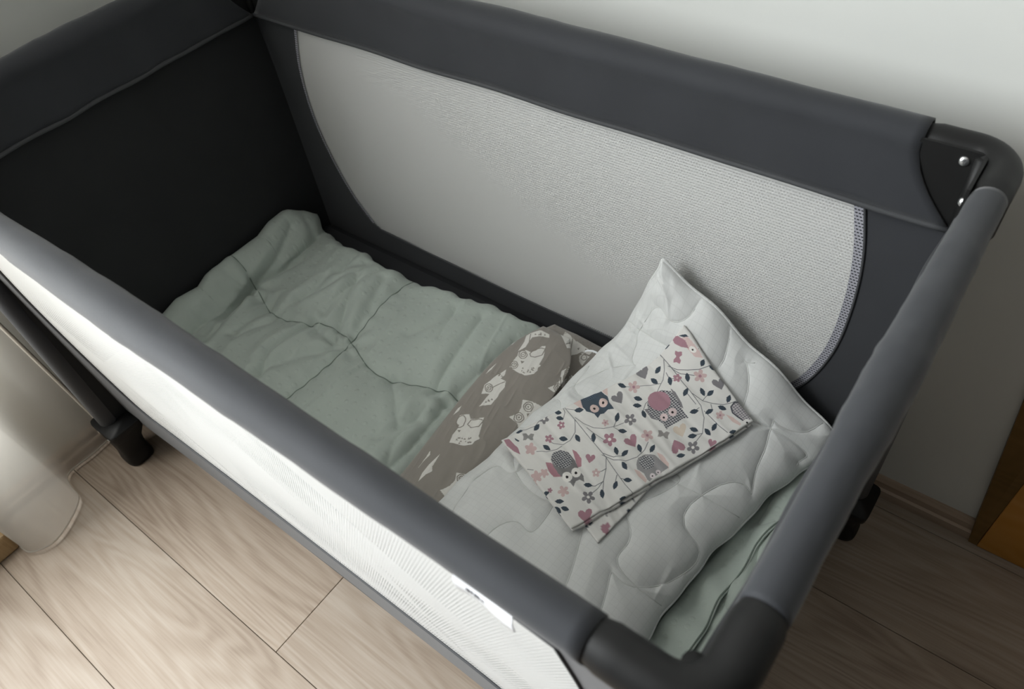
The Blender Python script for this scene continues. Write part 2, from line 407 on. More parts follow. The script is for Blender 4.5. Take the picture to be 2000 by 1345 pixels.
# net margin along the curved ends of the back window (doubled net with stitching)
def margin(pts, wdt, y, mname='net_margin'):
    P = catmull(pts, 40); t = np.gradient(P, axis=0); t /= np.linalg.norm(t, axis=1)[:, None]
    n = np.stack([t[:, 1], -t[:, 0]], 1); Q = P + n * wdt
    V = [(a[0], y, a[1]) for a in P] + [(a[0], y, a[1]) for a in Q]
    F = [(i, i + 1, 40 + i + 1, 40 + i) for i in range(39)]
    return mesh(mname, V, F, M_margin, cot)
margin([(.486, .652), (.503, .573), (.509, .488), (.503, .395), (.480, .316), (.448, .262)], .013, .2968)
margin([(-.43, .236), (-.471, .292), (-.501, .369), (-.519, .468), (-.511, .564), (-.484, .650)], .006, .2968)
# end panels (solid cloth)
for s in (-1, 1):
    bm = bmesh.new(); box(bm, (s * .592 - .004, -.300, .09), (s * .592 + .004, .303, .70))
    bobj('end_panel', bm, M_dark2 if s < 0 else M_dark, cot, False, .002)
# cot floor
boxo('cot_floor', (-.588, -.266, .09), (.588, .297, .118), M_dark2, cot, .004)

# padded top rails: sleeve over the tube plus a skirt of cloth hanging inside
def rail_cover(p0, p1, inward, hw, skirt_in, skirt_out, end_top, end_low, hinge=.004):
    """p0->p1 along the rail; inward = unit vector to the cot's inside"""
    p0 = np.array(p0); p1 = np.array(p1); d = p1 - p0; Ln = np.linalg.norm(d); d /= Ln; inw = np.array(inward, float)
    n = 90; V = []; prof_n = 0
    for i in range(n):
        a = i / (n - 1)
        rr = hw + hinge * math.exp(-((a - .5) / .23) ** 2) + .0003 * math.sin(a * 41) + .0003 * math.sin(a * 17 + 1); wseed = int(abs(p0[0] * 100) + abs(p0[1] * 10))
        prof = []
        zb = skirt_in
        wav = .0015 * math.sin(a * 23) + .001 * math.sin(a * 51 + 2)
        for k in range(6): prof.append((.0215 - .002 * k / 6 + wav * (1 - k / 6), zb + (RZ - .012 - zb) * k / 6))
        for k in range(17):
            th = -.35 + (PI + .7) * k / 16
            q_ = rr + .0006 * float(vnoise(np.array(a * 46 + k * .5), np.array(k * .55), 71 + wseed)) * math.sin(PI * a); prof.append((q_ * math.cos(th), RZ + q_ * math.sin(th)))
        zo = skirt_out
        for k in range(5): prof.append((-.012 + .004 * 0, RZ - .016 + (zo - RZ + .016) * (k + 1) / 5))
        prof_n = len(prof)
        for o_, z in prof:
            f = min(max((RZ - z) / (RZ - skirt_in), 0), 1)
            e = end_top + (end_low - end_top) * f ** 1.6
            s = -e + a * (Ln + 2 * e)          # the skirt reaches further than the sleeve
            P = p0 + d * s + inw * o_; V.append((P[0], P[1], z + .0008 * math.sin(a * 31) * f))
    F = []
    for i in range(n - 1):
        for k in range(prof_n - 1):
            F.append((i * prof_n + k, i * prof_n + k + 1, (i + 1) * prof_n + k + 1, (i + 1) * prof_n + k))
    o = mesh('rail_cover', V, F, M_dark, cot)
    m = o.modifiers.new('solid', 'SOLIDIFY'); m.thickness = .0025; m.offset = -1
    # piping along the skirt's lower edge
    e = end_low
    path = [p0 + d * (-e + (Ln + 2 * e) * a) + inw * (.0235 + .0012 * math.sin(a * 23)) for a in np.linspace(0, 1, 60)]
    path = [(q[0], q[1], skirt_in + .001 + .0008 * math.sin(a * 31)) for q, a in zip(path, np.linspace(0, 1, 60))]
    tube('piping', path, .0035, M_trim, cot, 8)
EX, EY = .522, .236
rail_cover((-EX, LY, RZ), (EX, LY, RZ), (0, -1, 0), .0185, .652, .64, 0, .055)
rail_cover((-EX, -LY, RZ), (EX, -LY, RZ), (0, 1, 0), .0175, .652, .714, 0, .055)
rail_cover((-LX, -EY, RZ), (-LX, EY, RZ), (1, 0, 0), .0185, .652, .64, 0, .05)
rail_cover((LX, -EY, RZ), (LX, EY, RZ), (-1, 0, 0), .0165, .652, .66, 0, .05)

# corners: moulded elbow with collar, gusset plate, screws
def screw(p, nrm, parent, r=.0045):
    V, F = [], []
    n = 14; nrm = Vector(nrm).normalized(); q = nrm.to_track_quat('Z', 'Y')
    for rr, h in ((r, 0), (r, .0012), (r * .75, .0024), (r * .35, .003)):
        for k in range(n):
            a = 2 * PI * k / n; V.append(Vector(p) + q @ Vector((rr * math.cos(a), rr * math.sin(a), h)))
    for i in range(3):
        for k in range(n): F.append((i * n + k, i * n + (k + 1) % n, (i + 1) * n + (k + 1) % n, (i + 1) * n + k))
    F.append(tuple(3 * n + k for k in range(n)))
    mesh('screw', V, F, M_screw, parent)
def corner(sx, sy):
    # elbow path in the rail plane
    r = .034; path = []
    X, Y = sx * LX, sy * LY
    for t in np.linspace(0, 1, 6): path.append((sx * (EX - .012) + sx * t * (LX - r - EX + .012), Y, RZ))
    for a in np.linspace(0, PI / 2, 10)[1:]:
        path.append((X - sx * r + sx * r * math.sin(a), Y - sy * r + sy * r * math.cos(a), RZ))
    for t in np.linspace(0, 1, 6)[1:]: path.append((X, Y - sy * r - sy * t * (LY - r - EY + .012), RZ))
    rad = [.0178] * len(path)
    rad[0] = rad[-1] = .0145; rad[1] = rad[-2] = .0155
    c = tube('corner_bracket', path, rad, M_plast, cot, 20)
    # leg socket under the elbow
    loft('socket', [(sx * .598, sy * .308, .648, .0185, .0185, 2.2), (sx * .598, sy * .308, .69, .0188, .0188, 2.2), (sx * .594, sy * .303, .718, .017, .017, 2.2), (sx * .590, sy * .299, .734, .012, .012, 2)], M_plast, c)
    # gusset plates on the two inner faces
    for ax in (0, 1):
        out = [(.080, .746), (.084, .716), (.070, .690), (.052, .672), (.036, .652), (.016, .648), (.016, .746)]
        V = []; F = []
        for dep in ((.0165, .0195) if sy > 0 else (.0080, .0105)):
            for u, z in out:
                V.append((X - sx * u, Y - sy * dep, z) if ax == 0 else (X - sx * dep, Y - sy * u, z))
        n = len(out)
        F = [tuple(range(n)), tuple(range(n, 2 * n))[::-1]] + [(k, (k + 1) % n, n + (k + 1) % n, n + k) for k in range(n)]
        mesh('gusset', V, F, M_plast, c, False)
    # upright ridge in the inner corner
    tube('ridge', [(X - sx * .019, Y - sy * .020, .652), (X - sx * .020, Y - sy * .020, .742)], .008, M_plast, c, 12)
    if sy > 0: screw((X - sx * .036, Y - sy * .0195, .734), (0, -sy, .25), c, .0052)
    if sy > 0: screw((X - sx * .022, Y - sy * .0275, .694), (-sx * .3, -sy, 0.3), c, .0052)
    # leg sleeve and foot
    lg = tube('leg', [(sx * .600, sy * .308, .10), (sx * .600, sy * .309, .40), (sx * .598, sy * .308, .70)], [.0165, .0155, .0165], M_dark, cot, 18)
    ft = loft('foot', [(sx * .595, sy * .306, 0.0004, .026, .024, 2.4), (sx * .595, sy * .306, .004, .031, .027, 3), (sx * .595, sy * .306, .012, .031, .027, 3), (sx * .593, sy * .306, .034, .025, .024, 4), (sx * .592, sy * .305, .062, .027, .026, 5),
                       (sx * .592, sy * .300, .092, .038, .033, 7), (sx * .590, sy * .298, .112, .041, .036, 8), (sx * .590, sy * .298, .116, .040, .035, 8)], M_plast, cot)
    screw((sx * .610, sy * .3315, .098), (0, sy, .1), ft, .004)
    screw((sx * .574, sy * .3315, .098), (0, sy, .1), ft, .004)
    screw((sx * .6265, sy * .290, .098), (sx, 0, .1), ft, .004)
for sx in (-1, 1):
    for sy in (-1, 1): corner(sx, sy)

# care labels sewn under the front rail
def tag_strip(x0, x1, ztop, zlow, y, name):
    V = []; F = []; n = 14
    for i in range(n):
        a = i / (n - 1); x = x0 + (x1 - x0) * a; wv = .0015 * math.sin(a * 5)
        for yy in (0, .001):
            V += [(x, y + wv + yy, ztop), (x, y - .004 + wv + yy, (ztop + zlow) / 2), (x, y - .003 + wv + yy, zlow)]
    for i in range(n - 1):
        A, B = i * 6, i * 6 + 6
        for k in (0, 1): F += [(A + k, A + k + 1, B + k + 1, B + k), (A + 3 + k, B + 3 + k, B + 4 + k, A + 4 + k)]
        F += [(A + 2, A + 5, B + 5, B + 2)]
    o = mesh(name, V, F, M_white, cot); o['label'] = 'white sewn care label'
    return o
tg = tag_strip(.408, .463, .716, .684, -.3185, 'care_label')
random.seed(3); bm = bmesh.new(); x = .420                       # rows of small print, too small to read in the photograph
while x < .452:
    wd = random.choice((.0007, .0007, .0011)); hh = random.choice((.0035, .0042, .003, .0046))
    box(bm, (x, -.3218, .7005 - hh), (x + wd, -.3208, .7005)); x += wd + random.choice((.0008, .001, .0018))
o = bobj('small_print', bm, M_tagink, tg); o['kind'] = 'stuff'
tag_strip(-.002, .046, .722, .709, -.3195, 'care_label')
# ------------------------------------------------------------------ mattress and bedding
mt = boxo('cot_mattress', (-.582, -.262, .1185), (.582, .294, .188), M_matt, None, .02)
mt['label'] = 'dark thin mattress lying in the bottom of the cot under the quilt'; mt['category'] = 'mattress'

# quilt ------------------------------------------------------------
n, m = 520, 250
U, Vv = np.meshgrid(np.linspace(0, 1, n), np.linspace(0, 1, m), indexing='ij')
yback = lambda x: interp(x, [(-.60, .262), (-.57, .256), (-.48, .232), (-.40, .232), (-.31, .224), (-.2, .236), (0, .262), (.2, .262), (.56, .262)])
X = -.578 + 1.135 * U
yb = yback(X) + .003 * np.sin(X * 60) + .002 * np.sin(X * 143)
Y = -.258 + (yb + .258) * Vv
SX = [-.527, -.255, .017, .289, .5]
sx_of = lambda y, k: SX[k] + .008 * np.sin(y * 17 + k * 2)
sy_of = lambda x, j: (.032 + .018 * np.cos(x * 23 + .3), -.20 + .0 * x)[j]
dX = np.min([np.abs(X - sx_of(Y, k)) for k in range(5)], axis=0)
dY = np.min([np.abs(Y - sy_of(X, j)) for j in range(2)], axis=0)
comp = smooth(X, -.02, .06) * (1 - smooth(X, .495, .535))        # squeezed flat under the cushion and pillow
puff = .020 * (1 - np.exp(-dX / .030)) * (1 - np.exp(-dY / .030))
# long soft creases running across, plus gathers that leave the seams
cre = .007 * np.clip(ridge(X * 13 + .35 * Y, Y * 3.2 + 4, 3) - .55, 0, 1) + .004 * np.clip(ridge(X * 27 + Y * 6, Y * 5, 8) - .5, 0, 1) * smooth(vnoise(X * 5, Y * 5, 5), -.2, .5)
gat = .0022 * np.sin(X * 210 + 3 * vnoise(X * 9, Y * 9, 2)) * np.exp(-dY / .022) + .0018 * np.sin(Y * 190 + 3 * vnoise(X * 9, Y * 9, 4)) * np.exp(-dX / .022)
rad = np.zeros_like(X)
for k in range(3):
    cx = SX[k]; cy = .03; ang = np.arctan2(Y - cy, X - cx); rr = np.hypot(X - cx, Y - cy)
    rad += .0042 * np.sin(ang * 7 + k) * np.exp(-rr / .075) * smooth(rr, .0, .03)
big = .006 * vnoise(X * 6, Y * 6, 21)
# a few bold folds that the photo shows crossing the left squares
for pts, wd, am in (([(-.50, .15), (-.535, .06), (-.52, -.03), (-.50, -.10)], .014, -.011), ([(-.36, .20), (-.40, .13), (-.41, .05)], .013, -.008), ([(-.255, .03), (-.30, -.03), (-.34, -.11)], .014, -.009),
                    ([(-.30, .19), (-.275, .12), (-.262, .06)], .012, -.008), ([(-.12, .19), (-.16, .11)], .014, -.005), ([(-.02, -.02), (-.05, -.09)], .012, -.006), ([(-.46, .05), (-.45, -.07)], .012, -.007)):
    big = big + 1.0 * am * np.exp(-(seg_dist(X, Y, pts) / (wd * .8)) ** 2)
# folds seen on the left squares: a sharp valley with a soft roll beside it
CREASES = [([(-0.559, 0.181), (-0.532, 0.055), (-0.511, -0.010), (-0.481, -0.108)], 1.3),
           ([(-0.513, -0.049), (-0.523, 0.005), (-0.529, 0.040)], 1.2),
           ([(-0.395, 0.222), (-0.389, 0.156)], 0.8),
           ([(-0.338, 0.219), (-0.369, 0.137), (-0.409, 0.067)], 0.8),
           ([(-0.319, 0.206), (-0.340, 0.147), (-0.340, 0.064)], 0.8),
           ([(-0.349, 0.030), (-0.356, -0.057), (-0.330, -0.107)], 1.2),
           ([(-0.133, 0.024), (-0.088, -0.009), (-0.042, -0.049)], 0.7),
           ([(-0.008, 0.031), (0.003, -0.064), (0.002, -0.118)], 1.4),
           ([(-0.028, 0.006), (-0.023, -0.070), (-0.005, -0.117)], 0.7),
           ([(-0.070, 0.209), (-0.055, 0.111), (-0.041, 0.039)], 0.8),
           ([(0.010, 0.204), (0.001, 0.121), (-0.007, 0.067)], 0.7),
           ([(-0.559, 0.207), (-0.565, 0.134)], 0.6),
           ([(-0.278, 0.025), (-0.298, 0.068), (-0.346, 0.166)], 1.0),
           ([(-0.274, 0.021), (-0.319, 0.027), (-0.385, 0.044)], 0.5),
           ([(-0.126, 0.202), (-0.106, 0.132)], 0.6),
           ([(-0.417, -0.005), (-0.434, -0.072)], 0.6),
           ([(-0.459, 0.196), (-0.453, 0.150)], 0.5)]
for pts, am in CREASES:
    dd_ = seg_dist(X, Y, pts)
    big = big + am * (-.0075 * np.exp(-dd_ / .0065) + .0035 * np.exp(-((dd_ - .018) / .012) ** 2))
disp = (puff + cre + gat * .8 + rad + big) * (1 - .93 * comp)
climb = interp(Y, [(-.30, .035), (-.128, .044), (-.086, .056), (-.037, .048), (-.012, .060), (.041, .066), (.12, .056), (.154, .068), (.188, .070), (.22, .046), (.262, .0)])
zmid = .2015 + climb * (1 - smooth(X, -.576, -.515)) ** 1.3 + .02 * smooth(X, .515, .557) - .004 * comp
Mid = np.stack([X, Y, zmid], -1)
L_ = 1.135 * U; W_ = (yb + .258) * Vv
d = np.minimum(np.minimum(L_, 1.135 - L_), np.minimum(W_, (yb + .258) - W_))
T = .0125 * rim(d, .022) * (1 - .35 * comp)
disp = disp * rim(d, .03)
quilt = thing('baby_quilt', 'sage green tufted baby quilt spread over the cot mattress', 'quilt', (0, 0, .188))
def rel(o, t):
    o.matrix_parent_inverse = t.matrix_world.inverted(); return o
bpy.context.view_layer.update()
q_top, q_surf = shell('quilt_cover', Mid, T, disp, M_quilt, quilt)
q_top.location = (0, 0, -.188)

# stitched seam threads sunk in the tufting
def on_surf(surf, u, v):
    n_, m_, _ = surf.shape; a = np.clip(u, 0, 1) * (n_ - 1); b = np.clip(v, 0, 1) * (m_ - 1)
    i = np.minimum(a.astype(int), n_ - 2); j = np.minimum(b.astype(int), m_ - 2); fa = (a - i)[:, None]; fb = (b - j)[:, None]
    return (surf[i, j] * (1 - fa) + surf[i + 1, j] * fa) * (1 - fb) + (surf[i, j + 1] * (1 - fa) + surf[i + 1, j + 1] * fa) * fb
def xy_path(surf, xs, ys, lift):
    """look the height of a grid surface (x along first index) up for plan points"""
    gx = surf[..., 0]; gy = surf[..., 1]; out = []
    for x, y in zip(xs, ys):
        k = np.argmin((gx - x) ** 2 + (gy - y) ** 2); p = surf.reshape(-1, 3)[k]; out.append((x, y, p[2] + lift))
    out = np.array(out)
    if len(out) > 5: out[1:-1, 2] = (out[:-2, 2] + out[1:-1, 2] + out[2:, 2]) / 3
    return out
xs = np.linspace(-.572, .02, 150); p = xy_path(q_surf, xs, sy_of(xs, 0), .0002)
s = tube('seam', p, .0011, M_quiltseam, quilt, 5); s.location = (0, 0, -.188)
for k in (1,):
    ys = np.linspace(-.25, .225, 110); p = xy_path(q_surf, sx_of(ys, k), ys, .0002)
    s = tube('seam', p, .0011, M_quiltseam, quilt, 5); s.location = (0, 0, -.188)
# piped edge round the quilt (left end, back edge)
pe = np.concatenate([q_surf[0, ::4], q_surf[::4, -1]])
s = tube('edge_seam', pe, .0016, M_quilt, quilt, 6); s.location = (0, 0, -.188)
# turned-up hem flap along the right end
n, m = 60, 200
U, Vv = np.meshgrid(np.linspace(0, 1, n), np.linspace(0, 1, m), indexing='ij')
yy = -.25 + .46 * Vv
xin = interp(yy, [(-.25, .452), (-.12, .466), (-.03, .474), (.03, .482), (.10, .492), (.21, .515)])
xout = interp(yy, [(-.25, .522), (-.12, .523), (-.026, .523), (.07, .528), (.127, .538), (.21, .560)]) + .002 * np.sin(yy * 60)
Xf = xin + (xout - xin) * U
zf = .2195 + .020 * U ** 2 + .0050 * np.sin(yy * 80 + 2 * U + 2.5 * vnoise(yy * 12, U, 8)) * (1 - U * .3) + .004 * vnoise(yy * 20, U * 2, 5)
d = np.minimum(np.minimum(U, 1 - U) * .04, np.minimum(Vv, 1 - Vv) * .46)
fl, f_surf = shell('hem_flap', np.stack([Xf, yy, zf], -1), .004 * rim(d, .008), 0 * U, M_quilt, quilt); fl.location = (0, 0, -.188)
s = tube('seam', f_surf[-3, ::2] + np.array([0, 0, .0005]), .0011, M_quiltseam, quilt, 5); s.location = (0, 0, -.188)
# gathered edge of the quilt standing up against the right end
xin2 = xout - .012; xo2 = np.full_like(yy, .578)
Xg = xin2 + (xo2 - xin2) * U
zg = .2265 + .014 * np.sin(yy * 60 + 3 * U + 2 * vnoise(yy * 9, U * 2, 3)) * smooth(U, 0, .5) + .035 * U ** 1.5
fg, _ = shell('gathered_edge', np.stack([Xg, yy, zg], -1), .004 * rim(d, .008), .002 * vnoise(yy * 40, U * 5, 9), M_quilt, quilt); fg.location = (0, 0, -.188)

# ------------------------------------------------------------------ printed cloth support
def paint(shape, X, Y, base, elems):
    """flat print: polygons, lines and checked polygons in the cloth's own plan coordinates (tenths of a millimetre)"""
    col = np.empty(shape + (3,), 'f4'); col[:] = base
    for e in elems:
        kind, c, pts = e[0], e[1], np.array(e[2], float).reshape(-1, 2) * 1e-4
        w = (e[3] * 1e-4) if kind == 'l' else 0
        x0, y0 = pts.min(0) - w - .001; x1, y1 = pts.max(0) + w + .001
        sel = (X > x0) & (X < x1) & (Y > y0) & (Y < y1)
        if not sel.any(): continue
        px, py = X[sel], Y[sel]
        if kind == 'l':
            k = seg_dist(px, py, [tuple(q) for q in pts]); a = np.clip((w - k) / .0005 + .5, 0, 1)
        else:
            ins = np.zeros(px.shape, bool)
            for (ax, ay), (bx, by) in zip(pts, np.roll(pts, -1, 0)):
                cr = ((ay > py) != (by > py)) & (px < (bx - ax) * (py - ay) / (by - ay + 1e-15) + ax); ins ^= cr
            if kind == 'c':                    # woven check: dots of the second colour
                s = 2 * PI / (e[3] * 1e-4); a = ins * (((np.sin((px + py) * s) > -.1) ^ (np.sin((px - py) * s) > -.1)) * 1.0)
            else: a = ins * 1.0
        a = a[:, None]; col[sel] = col[sel] * (1 - a) + np.array(c, 'f4') * a
    return col
#PRINT_BEGIN
OWL_PRINT = [
('p',(0.752,0.735,0.697),[635,1501,713,1605,815,1605,860,1689,883,1821,922,1868,1037,1651,1078,1473,1112,1473,1099,1407,1125,1360,1118,1265,1027,1162,883,1143,707,1171,677,1303,667,1435]),
('l',(0.253,0.23,0.203),[821,1567,819,1671,896,1783,957,1811,993,1670,930,1558,871,1530,821,1567],7.8),
('l',(0.253,0.23,0.203),[794,1530,811,1501,812,1464,807,1445,790,1426,756,1416,728,1426,700,1435,678,1463,662,1492,652,1520,663,1548,685,1567,707,1577,734,1567,761,1548,794,1530],7.8),
('l',(0.253,0.23,0.203),[767,1511,778,1501,778,1482,773,1464,767,1464,751,1454,728,1454,717,1463,706,1482,695,1492,695,1511,701,1530,712,1539,723,1539,740,1539,756,1530,767,1511],7.8),
('p',(0.253,0.23,0.203),[745,1501,751,1492,745,1482,734,1482,723,1492,723,1501,729,1511,734,1511]),
('l',(0.253,0.23,0.203),[797,1275,809,1247,815,1218,809,1199,788,1180,765,1171,736,1171,717,1190,694,1209,677,1237,677,1265,677,1284,694,1303,717,1313,745,1313,768,1294,797,1275],7.8),
('l',(0.253,0.23,0.203),[774,1265,780,1247,780,1228,780,1218,769,1209,752,1199,746,1209,723,1209,711,1218,705,1237,705,1256,705,1265,717,1275,728,1284,740,1275,757,1275,774,1265],7.8),
('p',(0.253,0.23,0.203),[751,1247,757,1237,751,1228,740,1228,734,1237,728,1247,734,1256,740,1256]),
('p',(0.253,0.23,0.203),[779,1369,853,1379,836,1322]),
('p',(0.253,0.23,0.203),[962,1181,954,1218,984,1190]),
('p',(0.253,0.23,0.203),[1031,1303,1029,1350,1058,1322]),
('p',(0.253,0.23,0.203),[1004,1256,991,1294,1026,1275]),
('p',(0.253,0.23,0.203),[1045,1246,1037,1284,1073,1265]),
('p',(0.253,0.23,0.203),[907,1237,894,1275,929,1256]),
('p',(0.253,0.23,0.203),[1059,1303,1052,1341,1087,1322]),
('p',(0.253,0.23,0.203),[1024,1331,1011,1369,1035,1341]),
('p',(0.253,0.23,0.203),[1011,1228,1004,1265,1033,1247]),
('p',(0.253,0.23,0.203),[985,1180,977,1218,1001,1190]),
('p',(0.253,0.23,0.203),[1046,1341,1027,1379,1074,1360]),
('p',(0.253,0.23,0.203),[926,1190,919,1228,943,1199]),
('p',(0.752,0.735,0.697),[628,549,572,681,607,803,623,926,695,1096,742,992,730,907,831,907,892,794,889,671,914,577,910,417,768,296,771,427,765,568,649,502]),
('l',(0.253,0.23,0.203),[733,690,747,662,749,634,750,615,733,596,704,587,680,587,649,606,623,634,604,653,596,681,607,709,629,728,653,728,683,728,708,709,733,690],7.8),
('l',(0.253,0.23,0.203),[704,671,717,662,718,643,719,634,707,624,690,615,678,615,665,624,652,643,645,662,644,681,649,690,655,690,655,690,685,700,697,690,704,671],7.8),
('p',(0.253,0.23,0.203),[687,662,694,653,688,643,676,643,664,643,669,662,668,671,680,671]),
('l',(0.253,0.23,0.203),[721,690,768,794,826,888],7.8),
('p',(0.253,0.23,0.203),[734,935,715,963,751,945]),
('p',(0.253,0.23,0.203),[542,907,534,954,570,926]),
('p',(0.253,0.23,0.203),[705,935,696,982,722,945]),
('p',(0.253,0.23,0.203),[651,954,643,992,685,973]),
('p',(0.253,0.23,0.203),[653,926,645,964,687,945]),
('p',(0.253,0.23,0.203),[627,954,619,992,656,973]),
('p',(0.253,0.23,0.203),[825,436,819,474,855,455]),
('p',(0.253,0.23,0.203),[849,446,831,474,867,455]),
('p',(0.253,0.23,0.203),[854,483,846,521,890,502]),
('p',(0.253,0.23,0.203),[808,399,801,436,832,417]),
('p',(0.253,0.23,0.203),[819,455,806,483,843,464]),
('p',(0.752,0.735,0.697),[628,-79,623,5,736,89,809,33,878,80,975,164,1038,23,1107,-144,1148,-162,1115,-237,1111,-312,1022,-405,805,-480,758,-350,752,-219,731,-154,678,-145]),
('l',(0.253,0.23,0.203),[780,-89,793,-126,773,-173,750,-191,722,-191,691,-163,655,-135,635,-88,626,-42,647,5,675,23,705,14,741,-5,766,-42,780,-89],7.8),
('l',(0.253,0.23,0.203),[832,-70,827,24,918,98,1006,117,1010,-14,914,-88,832,-70],7.8),
('p',(0.253,0.23,0.203),[764,-238,809,-210,817,-256]),
('p',(0.253,0.23,0.203),[884,-350,877,-312,912,-331]),
('p',(0.253,0.23,0.203),[923,-331,911,-303,945,-312]),
('p',(0.253,0.23,0.203),[869,-396,856,-368,896,-378]),
('p',(0.253,0.23,0.203),[1076,-303,1064,-275,1093,-293]),
('p',(0.253,0.23,0.203),[1007,-284,1000,-247,1030,-266]),
('p',(0.253,0.23,0.203),[957,-322,956,-284,985,-303]),
('p',(0.253,0.23,0.203),[867,-359,860,-322,895,-340]),
('p',(0.253,0.23,0.203),[938,-424,931,-387,960,-405]),
('p',(0.253,0.23,0.203),[1054,-321,1053,-284,1082,-303]),
('p',(0.253,0.23,0.203),[1013,-275,1000,-247,1035,-256]),
('p',(0.253,0.23,0.203),[931,-387,930,-350,959,-368]),
('p',(0.253,0.23,0.203),[1038,-340,1036,-303,1066,-321]),
('p',(0.253,0.23,0.203),[1024,-256,1017,-219,1046,-238]),
('p',(0.253,0.23,0.203),[1003,-340,991,-312,1020,-331]),
('p',(0.752,0.735,0.697),[1254,785,1372,852,1529,880,1515,1009,1601,460,1510,329,1414,412,1264,410,1337,551,1314,664]),
('l',(0.253,0.23,0.203),[1450,786,1459,758,1462,730,1465,702,1438,674,1410,665,1386,664,1361,673,1335,692,1320,720,1323,758,1326,786,1346,814,1363,824,1398,833,1423,814,1450,786],7.8),
('l',(0.253,0.23,0.203),[1427,777,1435,758,1437,740,1427,721,1417,711,1400,702,1388,702,1370,702,1351,711,1349,730,1347,748,1351,767,1356,777,1367,786,1396,796,1409,786,1427,777],7.8),
('p',(0.253,0.23,0.203),[1400,758,1396,739,1397,730,1391,730,1378,739,1377,749,1376,758,1382,758]),
('l',(0.253,0.23,0.203),[1439,552,1460,524,1457,487,1451,459,1433,440,1402,421,1372,421,1342,430,1330,458,1318,486,1311,514,1314,542,1341,570,1358,580,1382,580,1413,571,1439,552],7.8),
('l',(0.253,0.23,0.203),[1417,533,1425,515,1427,496,1421,477,1415,468,1397,458,1379,458,1367,467,1355,477,1349,495,1336,504,1346,523,1362,542,1368,542,1391,552,1404,543,1417,533],7.8),
('p',(0.253,0.23,0.203),[1395,514,1402,505,1391,486,1385,486,1373,495,1366,505,1371,514,1388,524]),
('p',(0.253,0.23,0.203),[1436,637,1475,665,1477,590]),
('p',(0.752,0.735,0.697),[910,2303,816,2575,1100,2460,1310,2470,1480,2450,1455,2496,1441,2377,1321,2301,1199,2089,1100,2156]),
('l',(0.253,0.23,0.203),[846,2521,876,2585,1046,2468,1161,2228,1143,2146],7.8),
('p',(0.253,0.23,0.203),[1349,2486,1337,2530,1370,2508]),
('p',(0.253,0.23,0.203),[1398,2464,1385,2508,1419,2486]),
('p',(0.253,0.23,0.203),[1390,2464,1377,2508,1411,2486]),
('p',(0.253,0.23,0.203),[1242,2466,1232,2509,1264,2487]),
('p',(0.253,0.23,0.203),[1373,2540,1358,2594,1397,2573]),
('p',(0.253,0.23,0.203),[1450,2440,1440,2480,1470,2450]),
('p',(0.253,0.23,0.203),[1266,2574,1241,2628,1279,2595]),
('p',(0.253,0.23,0.203),[1316,2508,1297,2552,1337,2530]),
('p',(0.253,0.23,0.203),[1210,2509,1186,2563,1231,2542]),
('p',(0.253,0.23,0.203),[1332,2410,1321,2454,1354,2432]),
('p',(0.253,0.23,0.203),[1282,2638,1420,2460,1286,2670]),
('p',(0.253,0.23,0.203),[1274,2649,1430,2470,1460,2440]),
('p',(0.253,0.23,0.203),[1219,2336,1243,2379,1261,2324]),
('l',(0.253,0.23,0.203),[1287,2215,1320,2334,1459,2365],7.8),
('p',(0.752,0.735,0.697),[1331,2236,1346,2312,1462,2344,1468,2278,1474,2103,1390,2148]),
('l',(0.253,0.23,0.203),[1441,2300,1451,2278,1453,2256,1446,2235,1429,2213,1420,2213,1411,2213,1385,2214,1375,2235,1366,2257,1365,2279,1364,2290,1380,2312,1396,2323,1413,2322,1431,2311,1441,2300],7.8),
('p',(0.253,0.23,0.203),[1409,2268,1409,2257,1418,2257,1409,2257,1401,2257,1400,2268,1400,2268,1408,2279]),
('p',(0.752,0.735,0.697),[474,1931,528,2034,641,2129,811,2129,864,2055,719,1990,619,1905,641,1783,671,1652,613,1520,586,1642,559,1764]),
('l',(0.253,0.23,0.203),[530,1979,642,1793],7.8),
('p',(0.253,0.23,0.203),[765,2046,747,2092,785,2064]),
('p',(0.253,0.23,0.203),[689,2036,667,2083,710,2055]),
('p',(0.253,0.23,0.203),[618,1971,597,2017,651,1990]),
('p',(0.253,0.23,0.203),[707,2008,691,2055,733,2027]),
('p',(0.253,0.23,0.203),[694,1999,678,2046,720,2018]),
('p',(0.253,0.23,0.203),[676,1990,665,2036,698,1999]),
('p',(0.752,0.735,0.697),[1399,1639,1446,1830,1633,1841,1562,1523,1541,1227,1421,1218,1480,1367,1462,1507]),
('l',(0.253,0.23,0.203),[1483,1775,1492,1742,1501,1710,1500,1688,1481,1666,1453,1655,1522,1507,1517,1507,1501,1535,1485,1563,1474,1592,1487,1629,1487,1647,1408,1819,1437,1819,1455,1797,1483,1775],7.8),
('l',(0.253,0.23,0.203),[1455,1754,1473,1743,1463,1721,1463,1710,1454,1699,1435,1688,1521,1544,1516,1545,1509,1554,1510,1573,1506,1591,1502,1610,1505,1619,1408,1776,1427,1775,1446,1775,1455,1754],7.8),
('p',(0.253,0.23,0.203),[1436,1743,1445,1732,1435,1721,1426,1721,1514,1582,1512,1591,1417,1754,1426,1754]),
('l',(0.253,0.23,0.203),[1459,1534,1468,1502,1476,1480,1466,1447,1558,1283,1554,1264,1537,1264,1513,1274,1488,1292,1480,1320,1476,1348,1479,1377,1494,1395,1519,1414,1536,1414,1543,1404,1459,1534],7.8),
('l',(0.253,0.23,0.203),[1542,1367,1550,1348,1551,1339,1548,1320,1550,1301,1540,1292,1528,1292,1521,1302,1509,1311,1507,1330,1500,1339,1504,1358,1508,1367,1524,1376,1535,1376,1541,1376,1542,1367],7.8),
('p',(0.253,0.23,0.203),[1544,1348,1546,1339,1536,1320,1536,1320,1530,1330,1523,1339,1527,1348,1533,1348]),
